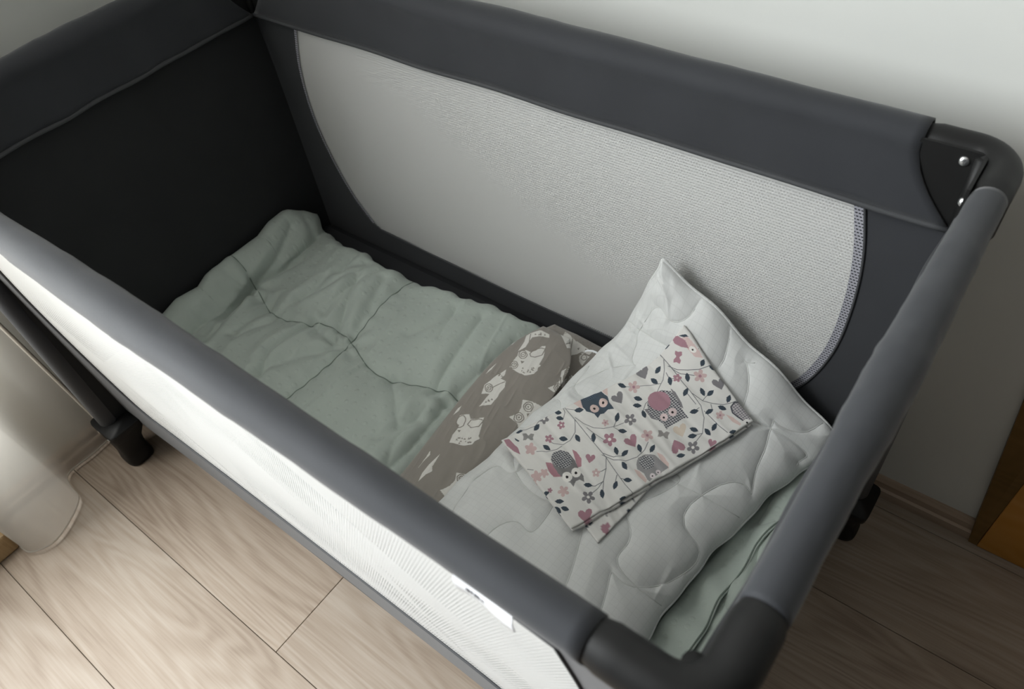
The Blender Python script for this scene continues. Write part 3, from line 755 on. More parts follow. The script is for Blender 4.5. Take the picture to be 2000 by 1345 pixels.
('p',(0.752,0.735,0.697),[1211,-813,1332,-747,1442,-737,1324,-1212,1201,-1175,1264,-1035,1273,-924]),
('l',(0.253,0.23,0.203),[1365,-803,1371,-821,1376,-849,1376,-868,1365,-886,1333,-905,1316,-905,1294,-896,1278,-878,1261,-859,1261,-831,1271,-803,1288,-785,1304,-775,1326,-775,1348,-784,1365,-803],7.8),
('l',(0.253,0.23,0.203),[1349,-812,1354,-831,1360,-840,1349,-859,1343,-868,1327,-877,1316,-877,1311,-868,1300,-859,1288,-850,1294,-831,1294,-822,1299,-812,1315,-803,1326,-803,1343,-803,1349,-812],7.8),
('p',(0.253,0.23,0.203),[1332,-831,1338,-840,1332,-849,1321,-850,1310,-850,1310,-840,1310,-831,1327,-822]),
('p',(0.752,0.735,0.697),[280,2140,330,2110,395,1649,320,1610,280,1860]),
('p',(0.752,0.735,0.697),[448,1143,461,1002,438,870,455,766,421,983]),
('p',(0.752,0.735,0.697),[629,-739,683,-804,665,-952,673,-1082,647,-841]),
('p',(0.752,0.735,0.697),[816,-721,844,-841,860,-952,906,-1008,867,-1110,848,-1258,798,-1110,794,-934]),
('p',(0.752,0.735,0.697),[507,165,531,72,503,-40,483,91])]
FLORAL_PRINT = [
('l',(0.11,0.117,0.129),[1132,-68,1110,128,1091,335,1080,614,1068,924,1068,1148,1043,1439,1034,1646,1046,1805],4.84),
('l',(0.11,0.117,0.129),[1091,335,967,521,816,618,682,625,582,537,563,477],4.84),
('l',(0.11,0.117,0.129),[1121,291,1154,461,1229,610,1342,700,1494,736,1666,745],4.84),
('l',(0.11,0.117,0.129),[1484,749,1518,827,1560,872],4.84),
('l',(0.11,0.117,0.129),[1494,736,1618,636],4.84),
('l',(0.11,0.117,0.129),[1147,558,1172,691,1221,871],4.84),
('l',(0.11,0.117,0.129),[1172,691,1126,758],4.84),
('l',(0.11,0.117,0.129),[1121,-51,1059,114,950,215,910,164],4.84),
('l',(0.11,0.117,0.129),[301,528,414,618,561,656,655,644],4.84),
('l',(0.11,0.117,0.129),[1043,1082,1134,1236,1260,1342,1446,1369,1617,1318,1740,1234],4.84),
('l',(0.11,0.117,0.129),[1077,1075,1159,1201,1290,1261],4.84),
('l',(0.11,0.117,0.129),[1059,1159,960,1296,820,1431,699,1480,532,1515],4.84),
('l',(0.11,0.117,0.129),[812,1442,674,1436,577,1373],4.84),
('l',(0.11,0.117,0.129),[804,1452,704,1571],4.84),
('l',(0.11,0.117,0.129),[960,1296,886,1300,818,1276],4.84),
('l',(0.11,0.117,0.129),[1027,1460,925,1552],4.84),
('l',(0.11,0.117,0.129),[1036,1527,1111,1601],4.84),
('l',(0.11,0.117,0.129),[2854,-131,2843,105,2827,388,2803,636,2796,856,2774,1134,2690,1326,2508,1524,2335,1588,2201,1642],4.84),
('l',(0.11,0.117,0.129),[2835,117,2747,266,2626,396,2431,521,2315,556,2157,606,2039,707],4.84),
('l',(0.11,0.117,0.129),[2927,-42,2853,-129,2738,-180],4.84),
('l',(0.11,0.117,0.129),[2545,-208,2386,-154,2213,-169,2064,-175],4.84),
('l',(0.11,0.117,0.129),[2814,256,2870,413,2964,533,3093,644,3238,703],4.84),
('l',(0.11,0.117,0.129),[2826,347,2865,504,2989,668],4.84),
('l',(0.11,0.117,0.129),[2798,895,2844,1080,2932,1206,3036,1311,3150,1360,3249,1386],4.84),
('l',(0.11,0.117,0.129),[2761,1233,2769,1384,2780,1571,2808,1734],4.84),
('l',(0.11,0.117,0.129),[2905,1202,2857,1307,2810,1289],4.84),
('l',(0.11,0.117,0.129),[2283,258,2390,322,2556,430],4.84),
('l',(0.11,0.117,0.129),[2100,128,2175,195],4.84),
('l',(0.11,0.117,0.129),[678,19,557,74,391,60,277,6],4.84),
('l',(0.11,0.117,0.129),[2508,1524,2388,1480],4.84),
('l',(0.11,0.117,0.129),[2731,332,2699,463,2790,527],4.84),
('l',(0.11,0.117,0.129),[2844,1080,2922,1055,3000,1052],4.84),
('l',(0.11,0.117,0.129),[2737,1142,2640,1150],4.84),
('l',(0.11,0.117,0.129),[1130,50,1251,205],4.84),
('l',(0.11,0.117,0.129),[2733,1065,2741,848],4.84),
('l',(0.11,0.117,0.129),[20,719,81,779],4.84),
('p',(0.208,0.2,0.211),[1853,792,1840,815,1819,827,1795,824,1778,795,1760,832,1736,850,1714,851,1702,836,1705,810,1732,775,1697,779,1679,765,1678,742,1692,720,1718,707,1751,714,1747,678,1761,650,1782,635,1803,637,1816,656,1809,697,1842,671,1868,668,1883,681,1881,705,1863,730,1825,747,1850,766]),
('p',(0.798,0.775,0.74),[1798,757,1780,771,1761,770,1753,755,1760,734,1778,720,1797,721,1805,736]),
('p',(0.208,0.2,0.211),[802,61,796,84,781,99,763,101,748,86,737,87,718,110,700,116,688,107,686,86,698,58,698,45,679,36,674,16,682,-6,699,-21,721,-23,732,-32,740,-62,755,-81,773,-85,784,-73,785,-45,792,-37,816,-46,831,-38,833,-19,824,4,802,23,795,37]),
('p',(0.798,0.775,0.74),[765,31,751,44,737,43,731,28,737,9,751,-4,765,-2,771,12]),
('p',(0.208,0.2,0.211),[560,1580,550,1600,530,1609,506,1604,486,1577,473,1611,451,1625,429,1625,415,1611,415,1587,439,1557,403,1559,383,1546,380,1526,392,1507,416,1497,451,1506,442,1474,452,1450,471,1438,492,1441,507,1459,504,1495,536,1473,561,1472,577,1484,578,1505,562,1526,526,1539,554,1558]),
('p',(0.798,0.775,0.74),[501,1547,485,1558,466,1556,457,1541,461,1523,477,1512,496,1514,506,1529]),
('p',(0.208,0.2,0.211),[2327,1688,2315,1709,2293,1720,2268,1714,2250,1685,2233,1720,2209,1736,2186,1736,2174,1720,2176,1695,2203,1663,2166,1664,2148,1650,2146,1628,2160,1608,2186,1597,2221,1606,2215,1572,2228,1546,2250,1533,2271,1536,2285,1555,2279,1593,2312,1571,2339,1570,2354,1583,2353,1606,2335,1629,2297,1643,2323,1663]),
('p',(0.798,0.775,0.74),[2270,1651,2252,1663,2233,1660,2224,1645,2230,1625,2248,1613,2268,1616,2276,1631]),
('p',(0.208,0.2,0.211),[2233,-103,2211,-103,2200,-94,2191,-65,2175,-48,2158,-45,2146,-57,2146,-84,2139,-92,2115,-84,2101,-93,2098,-112,2109,-135,2131,-152,2138,-166,2132,-190,2140,-214,2156,-229,2174,-230,2187,-213,2198,-213,2218,-236,2237,-241,2249,-231,2249,-209,2236,-181,2236,-168,2254,-157,2258,-137,2250,-117]),
('p',(0.798,0.775,0.74),[2196,-135,2182,-123,2167,-125,2162,-140,2169,-159,2183,-171,2197,-169,2203,-154]),
('p',(0.374,0.207,0.249),[1376,964,1362,987,1338,999,1312,993,1294,970,1275,1008,1250,1025,1227,1025,1215,1008,1219,979,1240,947,1202,950,1184,934,1184,911,1200,888,1228,876,1260,879,1255,842,1270,814,1293,799,1315,802,1328,824,1326,859,1362,833,1389,831,1403,847,1401,872,1380,898,1347,916,1373,937]),
('p',(0.798,0.775,0.74),[1314,927,1295,941,1275,940,1266,924,1272,902,1292,888,1312,889,1321,905]),
('p',(0.573,0.426,0.418),[330,491,308,501,283,492,274,509,260,537,241,550,222,546,212,526,217,493,202,490,177,489,164,473,165,449,180,427,209,416,209,397,207,366,219,342,238,331,258,338,270,366,286,357,310,339,331,340,341,358,337,385,317,414,326,427,343,446,343,470]),
('p',(0.573,0.426,0.418),[2289,284,2269,300,2244,300,2222,274,2210,318,2188,341,2166,346,2151,333,2150,304,2173,263,2134,277,2113,266,2109,243,2121,218,2146,199,2182,200,2170,163,2180,133,2199,114,2221,112,2237,130,2236,172,2267,137,2293,130,2309,142,2311,166,2296,194,2261,219,2292,234,2298,259]),
('p',(0.374,0.207,0.249),[2233,240,2214,254,2196,252,2189,234,2197,212,2215,197,2233,200,2240,217]),
('p',(0.573,0.426,0.418),[3115,804,3094,805,3069,783,3066,814,3052,836,3033,842,3015,831,3006,806,3015,770,2989,775,2966,767,2955,746,2958,722,2976,704,3007,703,2995,675,2995,646,3007,627,3026,624,3045,640,3056,675,3072,654,3093,648,3110,659,3119,680,3115,706,3093,726,3115,742,3128,766,3128,789]),
('p',(0.374,0.207,0.249),[3065,749,3050,758,3034,751,3026,733,3031,713,3046,704,3062,711,3070,730]),
('p',(0.573,0.426,0.418),[1861,1165,1861,1191,1846,1211,1825,1220,1804,1212,1792,1185,1772,1206,1746,1220,1726,1218,1716,1201,1722,1177,1748,1150,1726,1142,1711,1125,1712,1103,1728,1084,1753,1076,1781,1086,1787,1060,1804,1034,1826,1023,1845,1028,1854,1048,1845,1082,1871,1073,1897,1075,1909,1091,1905,1113,1885,1134,1851,1144]),
('p',(0.374,0.207,0.249),[1822,1141,1805,1154,1787,1152,1778,1137,1785,1118,1802,1105,1820,1107,1829,1121]),
('p',(0.573,0.426,0.418),[1464,639,1463,655,1454,668,1441,673,1429,668,1423,650,1410,667,1395,676,1383,674,1378,664,1382,648,1399,630,1383,627,1375,616,1377,602,1386,590,1401,585,1418,592,1421,573,1431,557,1444,550,1455,553,1460,566,1453,589,1471,580,1485,581,1492,591,1488,605,1476,618,1456,625]),
('p',(0.374,0.207,0.249),[1440,624,1430,632,1419,632,1415,623,1419,610,1429,602,1440,603,1444,612]),
('p',(0.374,0.207,0.249),[641,459,627,472,609,474,593,458,585,483,571,500,555,505,544,497,541,478,554,450,532,455,517,449,512,433,518,415,534,402,558,400,553,378,557,356,570,341,586,338,598,350,600,377,619,358,638,351,650,358,653,374,645,395,622,413,639,423,645,441]),
('p',(0.573,0.426,0.418),[599,430,586,440,573,439,568,426,572,410,585,400,597,401,603,414]),
('p',(0.374,0.207,0.249),[904,313,908,334,901,351,888,361,874,360,865,347,859,339,842,355,827,358,818,349,819,333,830,314,837,302,823,291,821,275,828,259,842,250,858,252,869,252,878,229,891,216,905,215,913,226,911,247,911,259,930,256,941,264,941,279,932,295,915,306]),
('p',(0.798,0.775,0.74),[887,301,876,311,865,310,860,299,864,285,875,275,887,276,892,287]),
('p',(0.374,0.207,0.249),[2676,-133,2678,-116,2674,-100,2666,-91,2655,-91,2648,-101,2647,-121,2635,-111,2622,-108,2614,-114,2612,-127,2619,-142,2634,-152,2624,-163,2620,-177,2624,-191,2633,-199,2645,-197,2655,-183,2661,-200,2671,-212,2681,-213,2688,-205,2689,-190,2680,-170,2694,-170,2703,-163,2706,-150,2701,-138,2691,-130]),
('p',(0.573,0.426,0.418),[2667,-143,2658,-137,2650,-140,2647,-150,2650,-161,2659,-167,2667,-164,2670,-154]),
('p',(0.374,0.207,0.249),[2838,573,2824,578,2807,572,2798,573,2789,594,2776,603,2763,600,2755,587,2757,566,2754,556,2735,555,2724,544,2724,528,2734,513,2752,506,2759,498,2757,477,2764,460,2777,453,2790,458,2799,475,2807,481,2823,469,2837,471,2845,483,2845,500,2833,517,2830,527,2843,542,2845,559]),
('p',(0.573,0.426,0.418),[2801,538,2790,545,2779,542,2774,530,2778,516,2789,508,2800,512,2805,524]),
('p',(0.573,0.426,0.418),[847,1309,830,1311,817,1310,815,1329,804,1342,790,1345,779,1339,775,1323,773,1311,754,1318,740,1314,735,1303,739,1289,754,1277,766,1271,756,1255,758,1240,769,1230,783,1227,797,1236,805,1244,819,1227,834,1222,846,1227,850,1240,844,1256,837,1268,855,1273,862,1285,859,1299]),
('p',(0.798,0.775,0.74),[812,1288,802,1296,790,1295,784,1285,787,1273,798,1266,810,1267,815,1276]),
('p',(0.573,0.426,0.418),[299,1319,299,1341,287,1356,269,1362,250,1353,239,1326,222,1352,201,1362,183,1358,175,1343,179,1322,204,1299,175,1294,162,1279,163,1260,177,1245,198,1241,224,1254,224,1225,237,1205,255,1198,272,1204,280,1223,272,1254,300,1240,322,1244,332,1258,329,1277,312,1293,281,1298]),
('p',(0.573,0.426,0.418),[2954,1472,2938,1477,2920,1470,2912,1479,2902,1497,2888,1505,2874,1502,2866,1488,2869,1466,2860,1463,2841,1461,2830,1450,2831,1434,2843,1420,2863,1414,2865,1403,2863,1383,2872,1368,2886,1361,2901,1367,2910,1385,2921,1382,2938,1371,2953,1374,2961,1386,2959,1403,2945,1420,2950,1429,2962,1442,2963,1459]),
('p',(0.374,0.207,0.249),[2915,1441,2903,1449,2890,1446,2884,1434,2889,1421,2901,1413,2913,1416,2919,1427]),
('p',(0.573,0.426,0.418),[109,929,94,933,95,961,84,981,66,988,48,982,38,960,32,947,7,960,-12,957,-22,942,-19,921,-2,902,10,889,-7,869,-7,847,4,830,24,824,44,833,57,839,72,813,92,802,109,807,117,824,113,850,109,867,135,870,147,886,146,906,133,922]),
('p',(0.573,0.426,0.418),[226,941,222,958,211,968,195,969,181,957,172,957,157,973,142,976,130,969,128,953,136,934,135,924,118,916,112,902,117,887,131,876,150,877,158,871,163,850,175,837,189,835,201,844,204,864,210,871,230,865,243,872,247,886,240,902,223,914,219,924]),
('p',(0.374,0.207,0.249),[125,1198,118,1203,108,1202,100,1197,96,1210,89,1217,80,1217,74,1212,73,1202,77,1192,64,1195,56,1190,54,1183,58,1175,67,1169,78,1168,73,1157,76,1147,83,1142,91,1142,98,1148,101,1158,111,1148,120,1147,127,1151,128,1159,123,1169,114,1176,125,1181,128,1190]),
('p',(0.208,0.2,0.211),[2443,199,2408,122,2388,46,2406,-13,2450,-40,2484,-14,2491,34,2523,-7,2568,-19,2592,20,2576,77,2518,138]),
('p',(0.208,0.2,0.211),[1868,404,1819,348,1787,289,1795,234,1838,195,1878,206,1893,246,1922,198,1968,172,2000,197,1991,252,1937,327]),
('p',(0.208,0.2,0.211),[3162,1112,3130,1034,3111,961,3125,915,3161,905,3190,938,3198,982,3223,957,3258,962,3280,1003,3270,1046,3224,1080]),
('p',(0.374,0.207,0.249),[1536,1209,1480,1156,1441,1100,1446,1049,1490,1014,1534,1024,1552,1061,1580,1016,1629,991,1666,1014,1659,1067,1606,1137]),
('p',(0.374,0.207,0.249),[2094,1388,2140,1459,2168,1529,2152,1584,2102,1611,2060,1589,2048,1546,2012,1586,1960,1601,1927,1568,1943,1515,2009,1451]),
('p',(0.64,0.551,0.461),[2236,1408,2201,1336,2182,1266,2202,1213,2251,1190,2287,1215,2293,1259,2330,1222,2380,1212,2406,1247,2386,1299,2319,1355]),
('p',(0.374,0.207,0.249),[245,1828,218,1760,205,1697,226,1655,270,1643,301,1669,304,1707,339,1681,383,1680,404,1714,384,1755,322,1794]),
('p',(0.374,0.207,0.249),[2448,1783,2464,1730,2485,1683,2513,1663,2540,1671,2544,1699,2529,1726,2557,1721,2580,1736,2576,1766,2548,1786,2500,1789]),
('p',(0.374,0.207,0.249),[811,1103,816,1042,828,988,856,959,888,960,900,989,889,1021,920,1008,949,1018,952,1051,925,1080,872,1095]),
('p',(0.26,0.254,0.248),[369,191,367,129,322,106,298,177,262,220,294,247,341,235,347,290,379,316,403,262,453,214,419,172]),
('p',(0.3,0.284,0.274),[2034,1213,2042,1156,1997,1128,1961,1188,1916,1222,1947,1252,1999,1249,1996,1300,2027,1331,2060,1285,2119,1250,2091,1206]),
('p',(0.374,0.207,0.249),[2984,284,3026,295,3053,254,3015,213,2998,164,2970,193,2963,246,2922,242,2891,274,2922,308,2939,370,2980,341]),
('p',(0.661,0.514,0.478),[1279,-111,1380,-36,1394,79,1343,215,1292,166,1273,14]),
('p',(0.661,0.514,0.478),[1842,-185,1913,-177,1898,-20,1795,158,1784,59]),
('p',(0.054,0.076,0.102),[1451,-143,1658,-207,1800,-145,1774,28,1782,172,1720,306,1698,454,1618,410,1517,449,1462,442,1384,491,1390,395,1323,298,1332,172,1396,9]),
('p',(0.039,0.055,0.08),[1723,-32,1686,30,1626,79,1554,104,1485,101,1432,70,1405,17,1411,-48,1448,-113,1509,-164,1581,-190,1651,-186,1703,-153,1729,-98]),
('c',(0.078,0.112,0.148),[1723,-32,1686,30,1626,79,1554,104,1485,101,1432,70,1405,17,1411,-48,1448,-113,1509,-164,1581,-190,1651,-186,1703,-153,1729,-98],66),
('p',(0.661,0.514,0.478),[1514,332,1485,363,1451,380,1418,381,1393,364,1382,334,1385,296,1404,257,1433,225,1468,207,1500,207,1525,224,1536,255,1532,293]),
('p',(0.01,0.008,0.009),[1469,310,1453,324,1436,323,1429,308,1436,288,1453,274,1469,275,1476,290]),
('p',(0.661,0.514,0.478),[1700,292,1670,323,1636,341,1603,341,1578,325,1567,294,1571,255,1590,216,1619,184,1654,166,1687,166,1711,183,1722,215,1718,254]),
('p',(0.01,0.008,0.009),[1655,270,1638,284,1622,283,1615,268,1622,248,1639,234,1655,235,1662,250]),
('p',(0.208,0.2,0.211),[2073,690,2129,708,2114,894,2107,973,2054,893]),
('p',(0.208,0.2,0.211),[2614,596,2625,715,2586,915,2542,1027,2536,878]),
('p',(0.443,0.435,0.435),[2177,620,2353,502,2494,539,2586,644,2573,829,2531,989,2516,1091,2511,1191,2446,1143,2359,1157,2240,1153,2180,1152,2110,1184,2137,1068,2101,932,2077,800]),
('c',(0.063,0.066,0.081),[2177,620,2353,502,2494,539,2586,644,2573,829,2531,989,2516,1091,2511,1191,2446,1143,2359,1157,2240,1153,2180,1152,2110,1184,2137,1068,2101,932,2077,800],74.8),
('p',(0.374,0.207,0.249),[2445,833,2375,869,2301,869,2235,833,2192,768,2181,685,2205,601,2257,531,2327,493,2401,493,2464,533,2505,602,2516,686,2495,768]),
('p',(0.699,0.566,0.566),[2272,1005,2247,1028,2218,1041,2189,1039,2167,1025,2157,1001,2159,970,2174,941,2198,917,2228,904,2256,906,2278,920,2289,945,2286,976]),
('p',(0.01,0.008,0.009),[2232,986,2218,996,2203,995,2197,983,2202,967,2216,957,2231,958,2237,971]),
('p',(0.699,0.566,0.566),[2437,1005,2411,1029,2379,1042,2349,1040,2325,1024,2314,997,2316,964,2332,932,2359,907,2390,894,2420,896,2443,913,2455,940,2453,973]),
('p',(0.01,0.008,0.009),[2395,983,2380,993,2364,991,2357,978,2363,961,2378,950,2393,952,2400,966]),
('p',(0.398,0.208,0.242),[295,765,355,816,365,949,366,1091,252,1031,246,915]),
('p',(0.398,0.208,0.242),[747,771,774,850,763,982,694,1080,632,1075]),
('p',(0.194,0.189,0.191),[384,772,488,680,595,690,674,786,670,959,629,1099,626,1225,577,1310,543,1243,474,1248,397,1309,401,1235,359,1163,342,1024,346,893]),
('p',(0.413,0.413,0.413),[623,955,567,993,501,1001,439,979,393,930,372,864,381,793,417,732,475,692,541,683,604,706,649,756,670,824,660,895]),
('c',(0.056,0.059,0.073),[623,955,567,993,501,1001,439,979,393,930,372,864,381,793,417,732,475,692,541,683,604,706,649,756,670,824,660,895],66),
('p',(0.798,0.775,0.74),[478,1167,451,1192,417,1205,384,1203,357,1187,341,1159,341,1124,355,1091,382,1064,416,1051,450,1052,477,1070,492,1098,492,1133]),
('p',(0.01,0.008,0.009),[430,1143,414,1155,397,1153,388,1138,393,1121,409,1109,426,1111,434,1125]),
('p',(0.798,0.775,0.74),[623,1166,597,1190,565,1203,534,1201,508,1186,494,1159,493,1127,507,1096,533,1071,565,1057,597,1059,622,1075,637,1102,637,1134]),
('p',(0.01,0.008,0.009),[577,1145,562,1155,546,1154,538,1140,542,1124,557,1113,573,1115,582,1128]),
('p',(0.661,0.514,0.478),[1738,1435,1784,1513,1774,1681,1719,1745,1701,1620]),
('p',(0.661,0.514,0.478),[1286,1503,1333,1577,1342,1732,1298,1766,1267,1626]),
('p',(0.304,0.297,0.301),[1359,1465,1447,1386,1583,1383,1687,1462,1707,1574,1740,1726,1448,1755,1357,1777,1346,1734,1364,1633,1324,1531]),
('p',(0.485,0.485,0.485),[1589,1583,1544,1611,1493,1618,1445,1603,1411,1570,1397,1525,1406,1476,1436,1432,1482,1403,1534,1395,1582,1409,1616,1442,1630,1489,1620,1539]),
('c',(0.079,0.082,0.098),[1589,1583,1544,1611,1493,1618,1445,1603,1411,1570,1397,1525,1406,1476,1436,1432,1482,1403,1534,1395,1582,1409,1616,1442,1630,1489,1620,1539],66),
('p',(0.745,0.669,0.69),[1472,1748,1457,1761,1439,1767,1421,1766,1407,1757,1399,1743,1399,1725,1407,1709,1421,1696,1439,1689,1458,1690,1472,1699,1480,1714,1480,1731]),
('p',(0.01,0.008,0.009),[1444,1737,1435,1743,1426,1741,1422,1734,1424,1725,1433,1720,1442,1721,1446,1728]),
('p',(0.745,0.669,0.69),[1586,1735,1571,1748,1553,1754,1535,1753,1520,1744,1512,1730,1512,1712,1521,1695,1535,1682,1554,1676,1572,1677,1587,1685,1594,1700,1594,1718]),
('p',(0.01,0.008,0.009),[1558,1724,1549,1730,1540,1729,1535,1721,1538,1712,1547,1707,1556,1708,1560,1715]),
('p',(0.374,0.207,0.249),[3059,-35,3124,30,3158,182,3140,299,3075,195,3041,71]),
('p',(0.649,0.504,0.486),[3144,108,3204,162,3218,273,3231,438,3214,554,3141,463,3131,349,3118,215,3109,98]),
('p',(0.798,0.775,0.74),[3204,408,3192,418,3175,416,3158,403,3144,380,3135,353,3135,326,3142,305,3155,295,3171,297,3186,312,3199,336,3208,363,3209,389]),
('p',(0.01,0.008,0.009),[3179,373,3172,376,3163,368,3158,354,3160,342,3168,339,3176,347,3181,361]),
('p',(0.798,0.775,0.74),[3249,434,3244,437,3238,435,3232,429,3226,418,3222,407,3222,396,3224,387,3228,384,3234,386,3241,393,3246,404,3250,416,3250,427]),
('p',(0.01,0.008,0.009),[3237,418,3235,419,3231,415,3229,409,3230,404,3233,403,3236,407,3238,413]),
('p',(0.044,0.061,0.081),[3134,48,3207,119,3216,186,3169,132]),
('p',(0.374,0.207,0.249),[3059,-35,3124,30,3158,182,3140,299,3075,195,3041,71]),
('p',(0.661,0.514,0.478),[2976,1465,3028,1566,3050,1729,3014,1753,2975,1636]),
('p',(0.496,0.461,0.47),[3113,1411,3193,1382,3275,1432,3287,1599,3218,1755,3126,1737,3090,1605,3073,1505]),
('c',(0.188,0.183,0.199),[3113,1411,3193,1382,3275,1432,3287,1599,3218,1755,3126,1737,3090,1605,3073,1505],74.8),
('p',(0.726,0.714,0.693),[3185,1803,3164,1821,3138,1829,3112,1824,3092,1809,3082,1784,3083,1756,3095,1730,3117,1711,3142,1703,3168,1708,3187,1725,3198,1749,3197,1777]),
('p',(0.01,0.008,0.009),[3149,1780,3137,1788,3124,1784,3117,1772,3122,1758,3134,1750,3147,1754,3153,1766]),
('l',(0.063,0.066,0.081),[3275,1432,3193,1382,3113,1411,3073,1505,3090,1605,3109,1700],11),
('p',(0.374,0.207,0.249),[35,36,116,57,124,306,84,428,40,326,15,153]),
('p',(0.044,0.061,0.081),[199,88,221,196,193,194,180,129]),
('p',(0.044,0.061,0.081),[488,147,522,94,566,61,606,62,639,74,611,115,575,153,529,164]),
('p',(0.044,0.061,0.081),[894,111,936,108,966,129,973,167,973,206,940,207,909,198,892,162]),
('p',(0.044,0.061,0.081),[934,-8,976,-11,1006,10,1013,50,1012,90,980,91,948,82,931,44]),
('p',(0.044,0.061,0.081),[1198,159,1250,145,1291,158,1306,197,1312,239,1272,248,1232,247,1204,214]),
('p',(0.044,0.061,0.081),[708,487,754,485,789,507,799,547,800,588,764,588,728,578,707,540]),
('p',(0.044,0.061,0.081),[946,558,968,598,967,647,943,690,914,724,898,693,890,653,908,603]),
('p',(0.044,0.061,0.081),[1169,686,1170,736,1150,785,1114,817,1077,838,1077,800,1086,756,1121,713]),
('p',(0.044,0.061,0.081),[443,472,480,495,499,535,492,581,478,621,449,603,425,575,423,525]),
('p',(0.044,0.061,0.081),[1574,676,1591,622,1627,575,1670,555,1710,545,1695,588,1670,633,1625,666]),
('p',(0.044,0.061,0.081),[1501,826,1550,819,1589,835,1603,872,1607,909,1568,913,1529,908,1504,875]),
('p',(0.044,0.061,0.081),[1283,1062,1294,1105,1282,1152,1251,1185,1218,1209,1211,1176,1212,1136,1239,1093]),
('p',(0.044,0.061,0.081),[1261,1244,1298,1207,1344,1188,1381,1195,1411,1210,1381,1239,1343,1263,1298,1264]),
('p',(0.044,0.061,0.081),[1601,1182,1616,1224,1608,1270,1578,1305,1546,1332,1536,1299,1534,1260,1559,1216]),
('p',(0.044,0.061,0.081),[1650,1397,1676,1352,1717,1320,1759,1313,1795,1316,1774,1351,1743,1385,1696,1402]),
('p',(0.044,0.061,0.081),[1208,1329,1235,1361,1240,1402,1221,1439,1198,1469,1178,1444,1164,1411,1176,1368]),
('p',(0.044,0.061,0.081),[1059,1563,1104,1559,1142,1575,1157,1607,1163,1639,1128,1640,1091,1634,1065,1604]),
('p',(0.044,0.061,0.081),[855,1619,869,1577,900,1545,938,1534,974,1532,961,1565,940,1597,900,1617]),
('p',(0.044,0.061,0.081),[719,1519,728,1559,717,1599,688,1625,657,1643,650,1612,652,1576,678,1542]),
('p',(0.044,0.061,0.081),[544,1337,589,1334,625,1350,641,1381,648,1413,613,1415,576,1408,551,1379]),
('p',(0.044,0.061,0.081),[50,1357,95,1350,133,1363,152,1392,162,1423,127,1428,90,1424,61,1398]),
('p',(0.044,0.061,0.081),[64,1473,108,1476,140,1498,150,1532,151,1564,117,1561,83,1549,64,1515]),
('p',(0.044,0.061,0.081),[1,1423,34,1448,48,1484,38,1521,21,1552,-4,1532,-24,1505,-22,1463]),
('p',(0.044,0.061,0.081),[2891,-63,2928,-71,2961,-53,2980,-15,2992,24,2965,27,2934,21,2906,-13]),
('p',(0.044,0.061,0.081),[2743,-6,2767,-54,2802,-82,2836,-77,2865,-63,2847,-28,2820,3,2781,10]),
('p',(0.044,0.061,0.081),[2606,218,2639,173,2679,150,2715,158,2744,175,2720,207,2687,236,2644,239]),
('p',(0.044,0.061,0.081),[2502,249,2538,276,2555,320,2546,367,2529,408,2502,387,2479,355,2480,303]),
('p',(0.044,0.061,0.081),[2724,416,2729,467,2713,516,2681,546,2647,566,2644,526,2651,481,2682,439]),
('p',(0.044,0.061,0.081),[2044,37,2092,41,2123,71,2127,118,2122,163,2085,159,2050,143,2036,97]),
('p',(0.044,0.061,0.081),[2239,-15,2254,-75,2288,-126,2330,-149,2368,-159,2355,-112,2332,-63,2288,-27]),
('p',(0.044,0.061,0.081),[2085,401,2133,404,2165,432,2170,476,2165,519,2129,515,2094,500,2078,457]),
('p',(0.044,0.061,0.081),[1973,533,2024,522,2065,536,2081,572,2087,611,2048,618,2007,616,1980,584]),
('p',(0.044,0.061,0.081),[2042,684,2055,730,2045,781,2013,820,1979,850,1969,814,1969,771,1997,722]),
('p',(0.044,0.061,0.081),[2935,555,2940,604,2927,650,2898,676,2867,693,2864,654,2869,611,2896,574]),
('p',(0.044,0.061,0.081),[2671,845,2696,798,2735,768,2773,766,2806,774,2786,809,2757,842,2714,855]),
('p',(0.044,0.061,0.081),[3133,629,3144,588,3167,564,3194,568,3218,581,3211,610,3196,637,3167,643]),
('p',(0.044,0.061,0.081),[2948,886,2965,930,2962,977,2939,1011,2911,1036,2899,1002,2894,961,2913,918]),
('p',(0.044,0.061,0.081),[2941,1053,2975,1020,3014,1009,3047,1025,3073,1047,3047,1070,3014,1088,2974,1081]),
('p',(0.044,0.061,0.081),[3107,1326,3122,1282,3152,1251,3186,1247,3217,1252,3205,1285,3186,1317,3149,1331]),
('p',(0.044,0.061,0.081),[2576,1122,2624,1107,2666,1115,2689,1145,2702,1179,2666,1189,2625,1191,2592,1165]),
('p',(0.044,0.061,0.081),[2742,1281,2784,1252,2828,1245,2860,1264,2884,1289,2852,1310,2813,1324,2772,1313]),
('p',(0.044,0.061,0.081),[2965,1288,3006,1302,3033,1334,3037,1374,3033,1411,3001,1399,2970,1378,2957,1336]),
('p',(0.044,0.061,0.081),[2413,1342,2458,1352,2488,1381,2491,1422,2485,1460,2450,1451,2417,1433,2404,1392]),
('p',(0.044,0.061,0.081),[2297,1447,2347,1435,2389,1445,2409,1476,2420,1510,2382,1518,2341,1518,2310,1490]),
('p',(0.044,0.061,0.081),[2580,1478,2609,1511,2617,1555,2599,1595,2575,1628,2553,1602,2538,1568,2549,1521]),
('p',(0.044,0.061,0.081),[2640,1576,2667,1531,2706,1501,2747,1498,2782,1504,2761,1538,2731,1571,2685,1585]),
('p',(0.044,0.061,0.081),[1937,1637,1985,1621,2029,1627,2053,1655,2068,1685,2030,1696,1988,1699,1954,1677]),
('p',(0.044,0.061,0.081),[-43,1180,-7,1162,29,1161,54,1179,71,1201,43,1215,10,1222,-22,1209]),
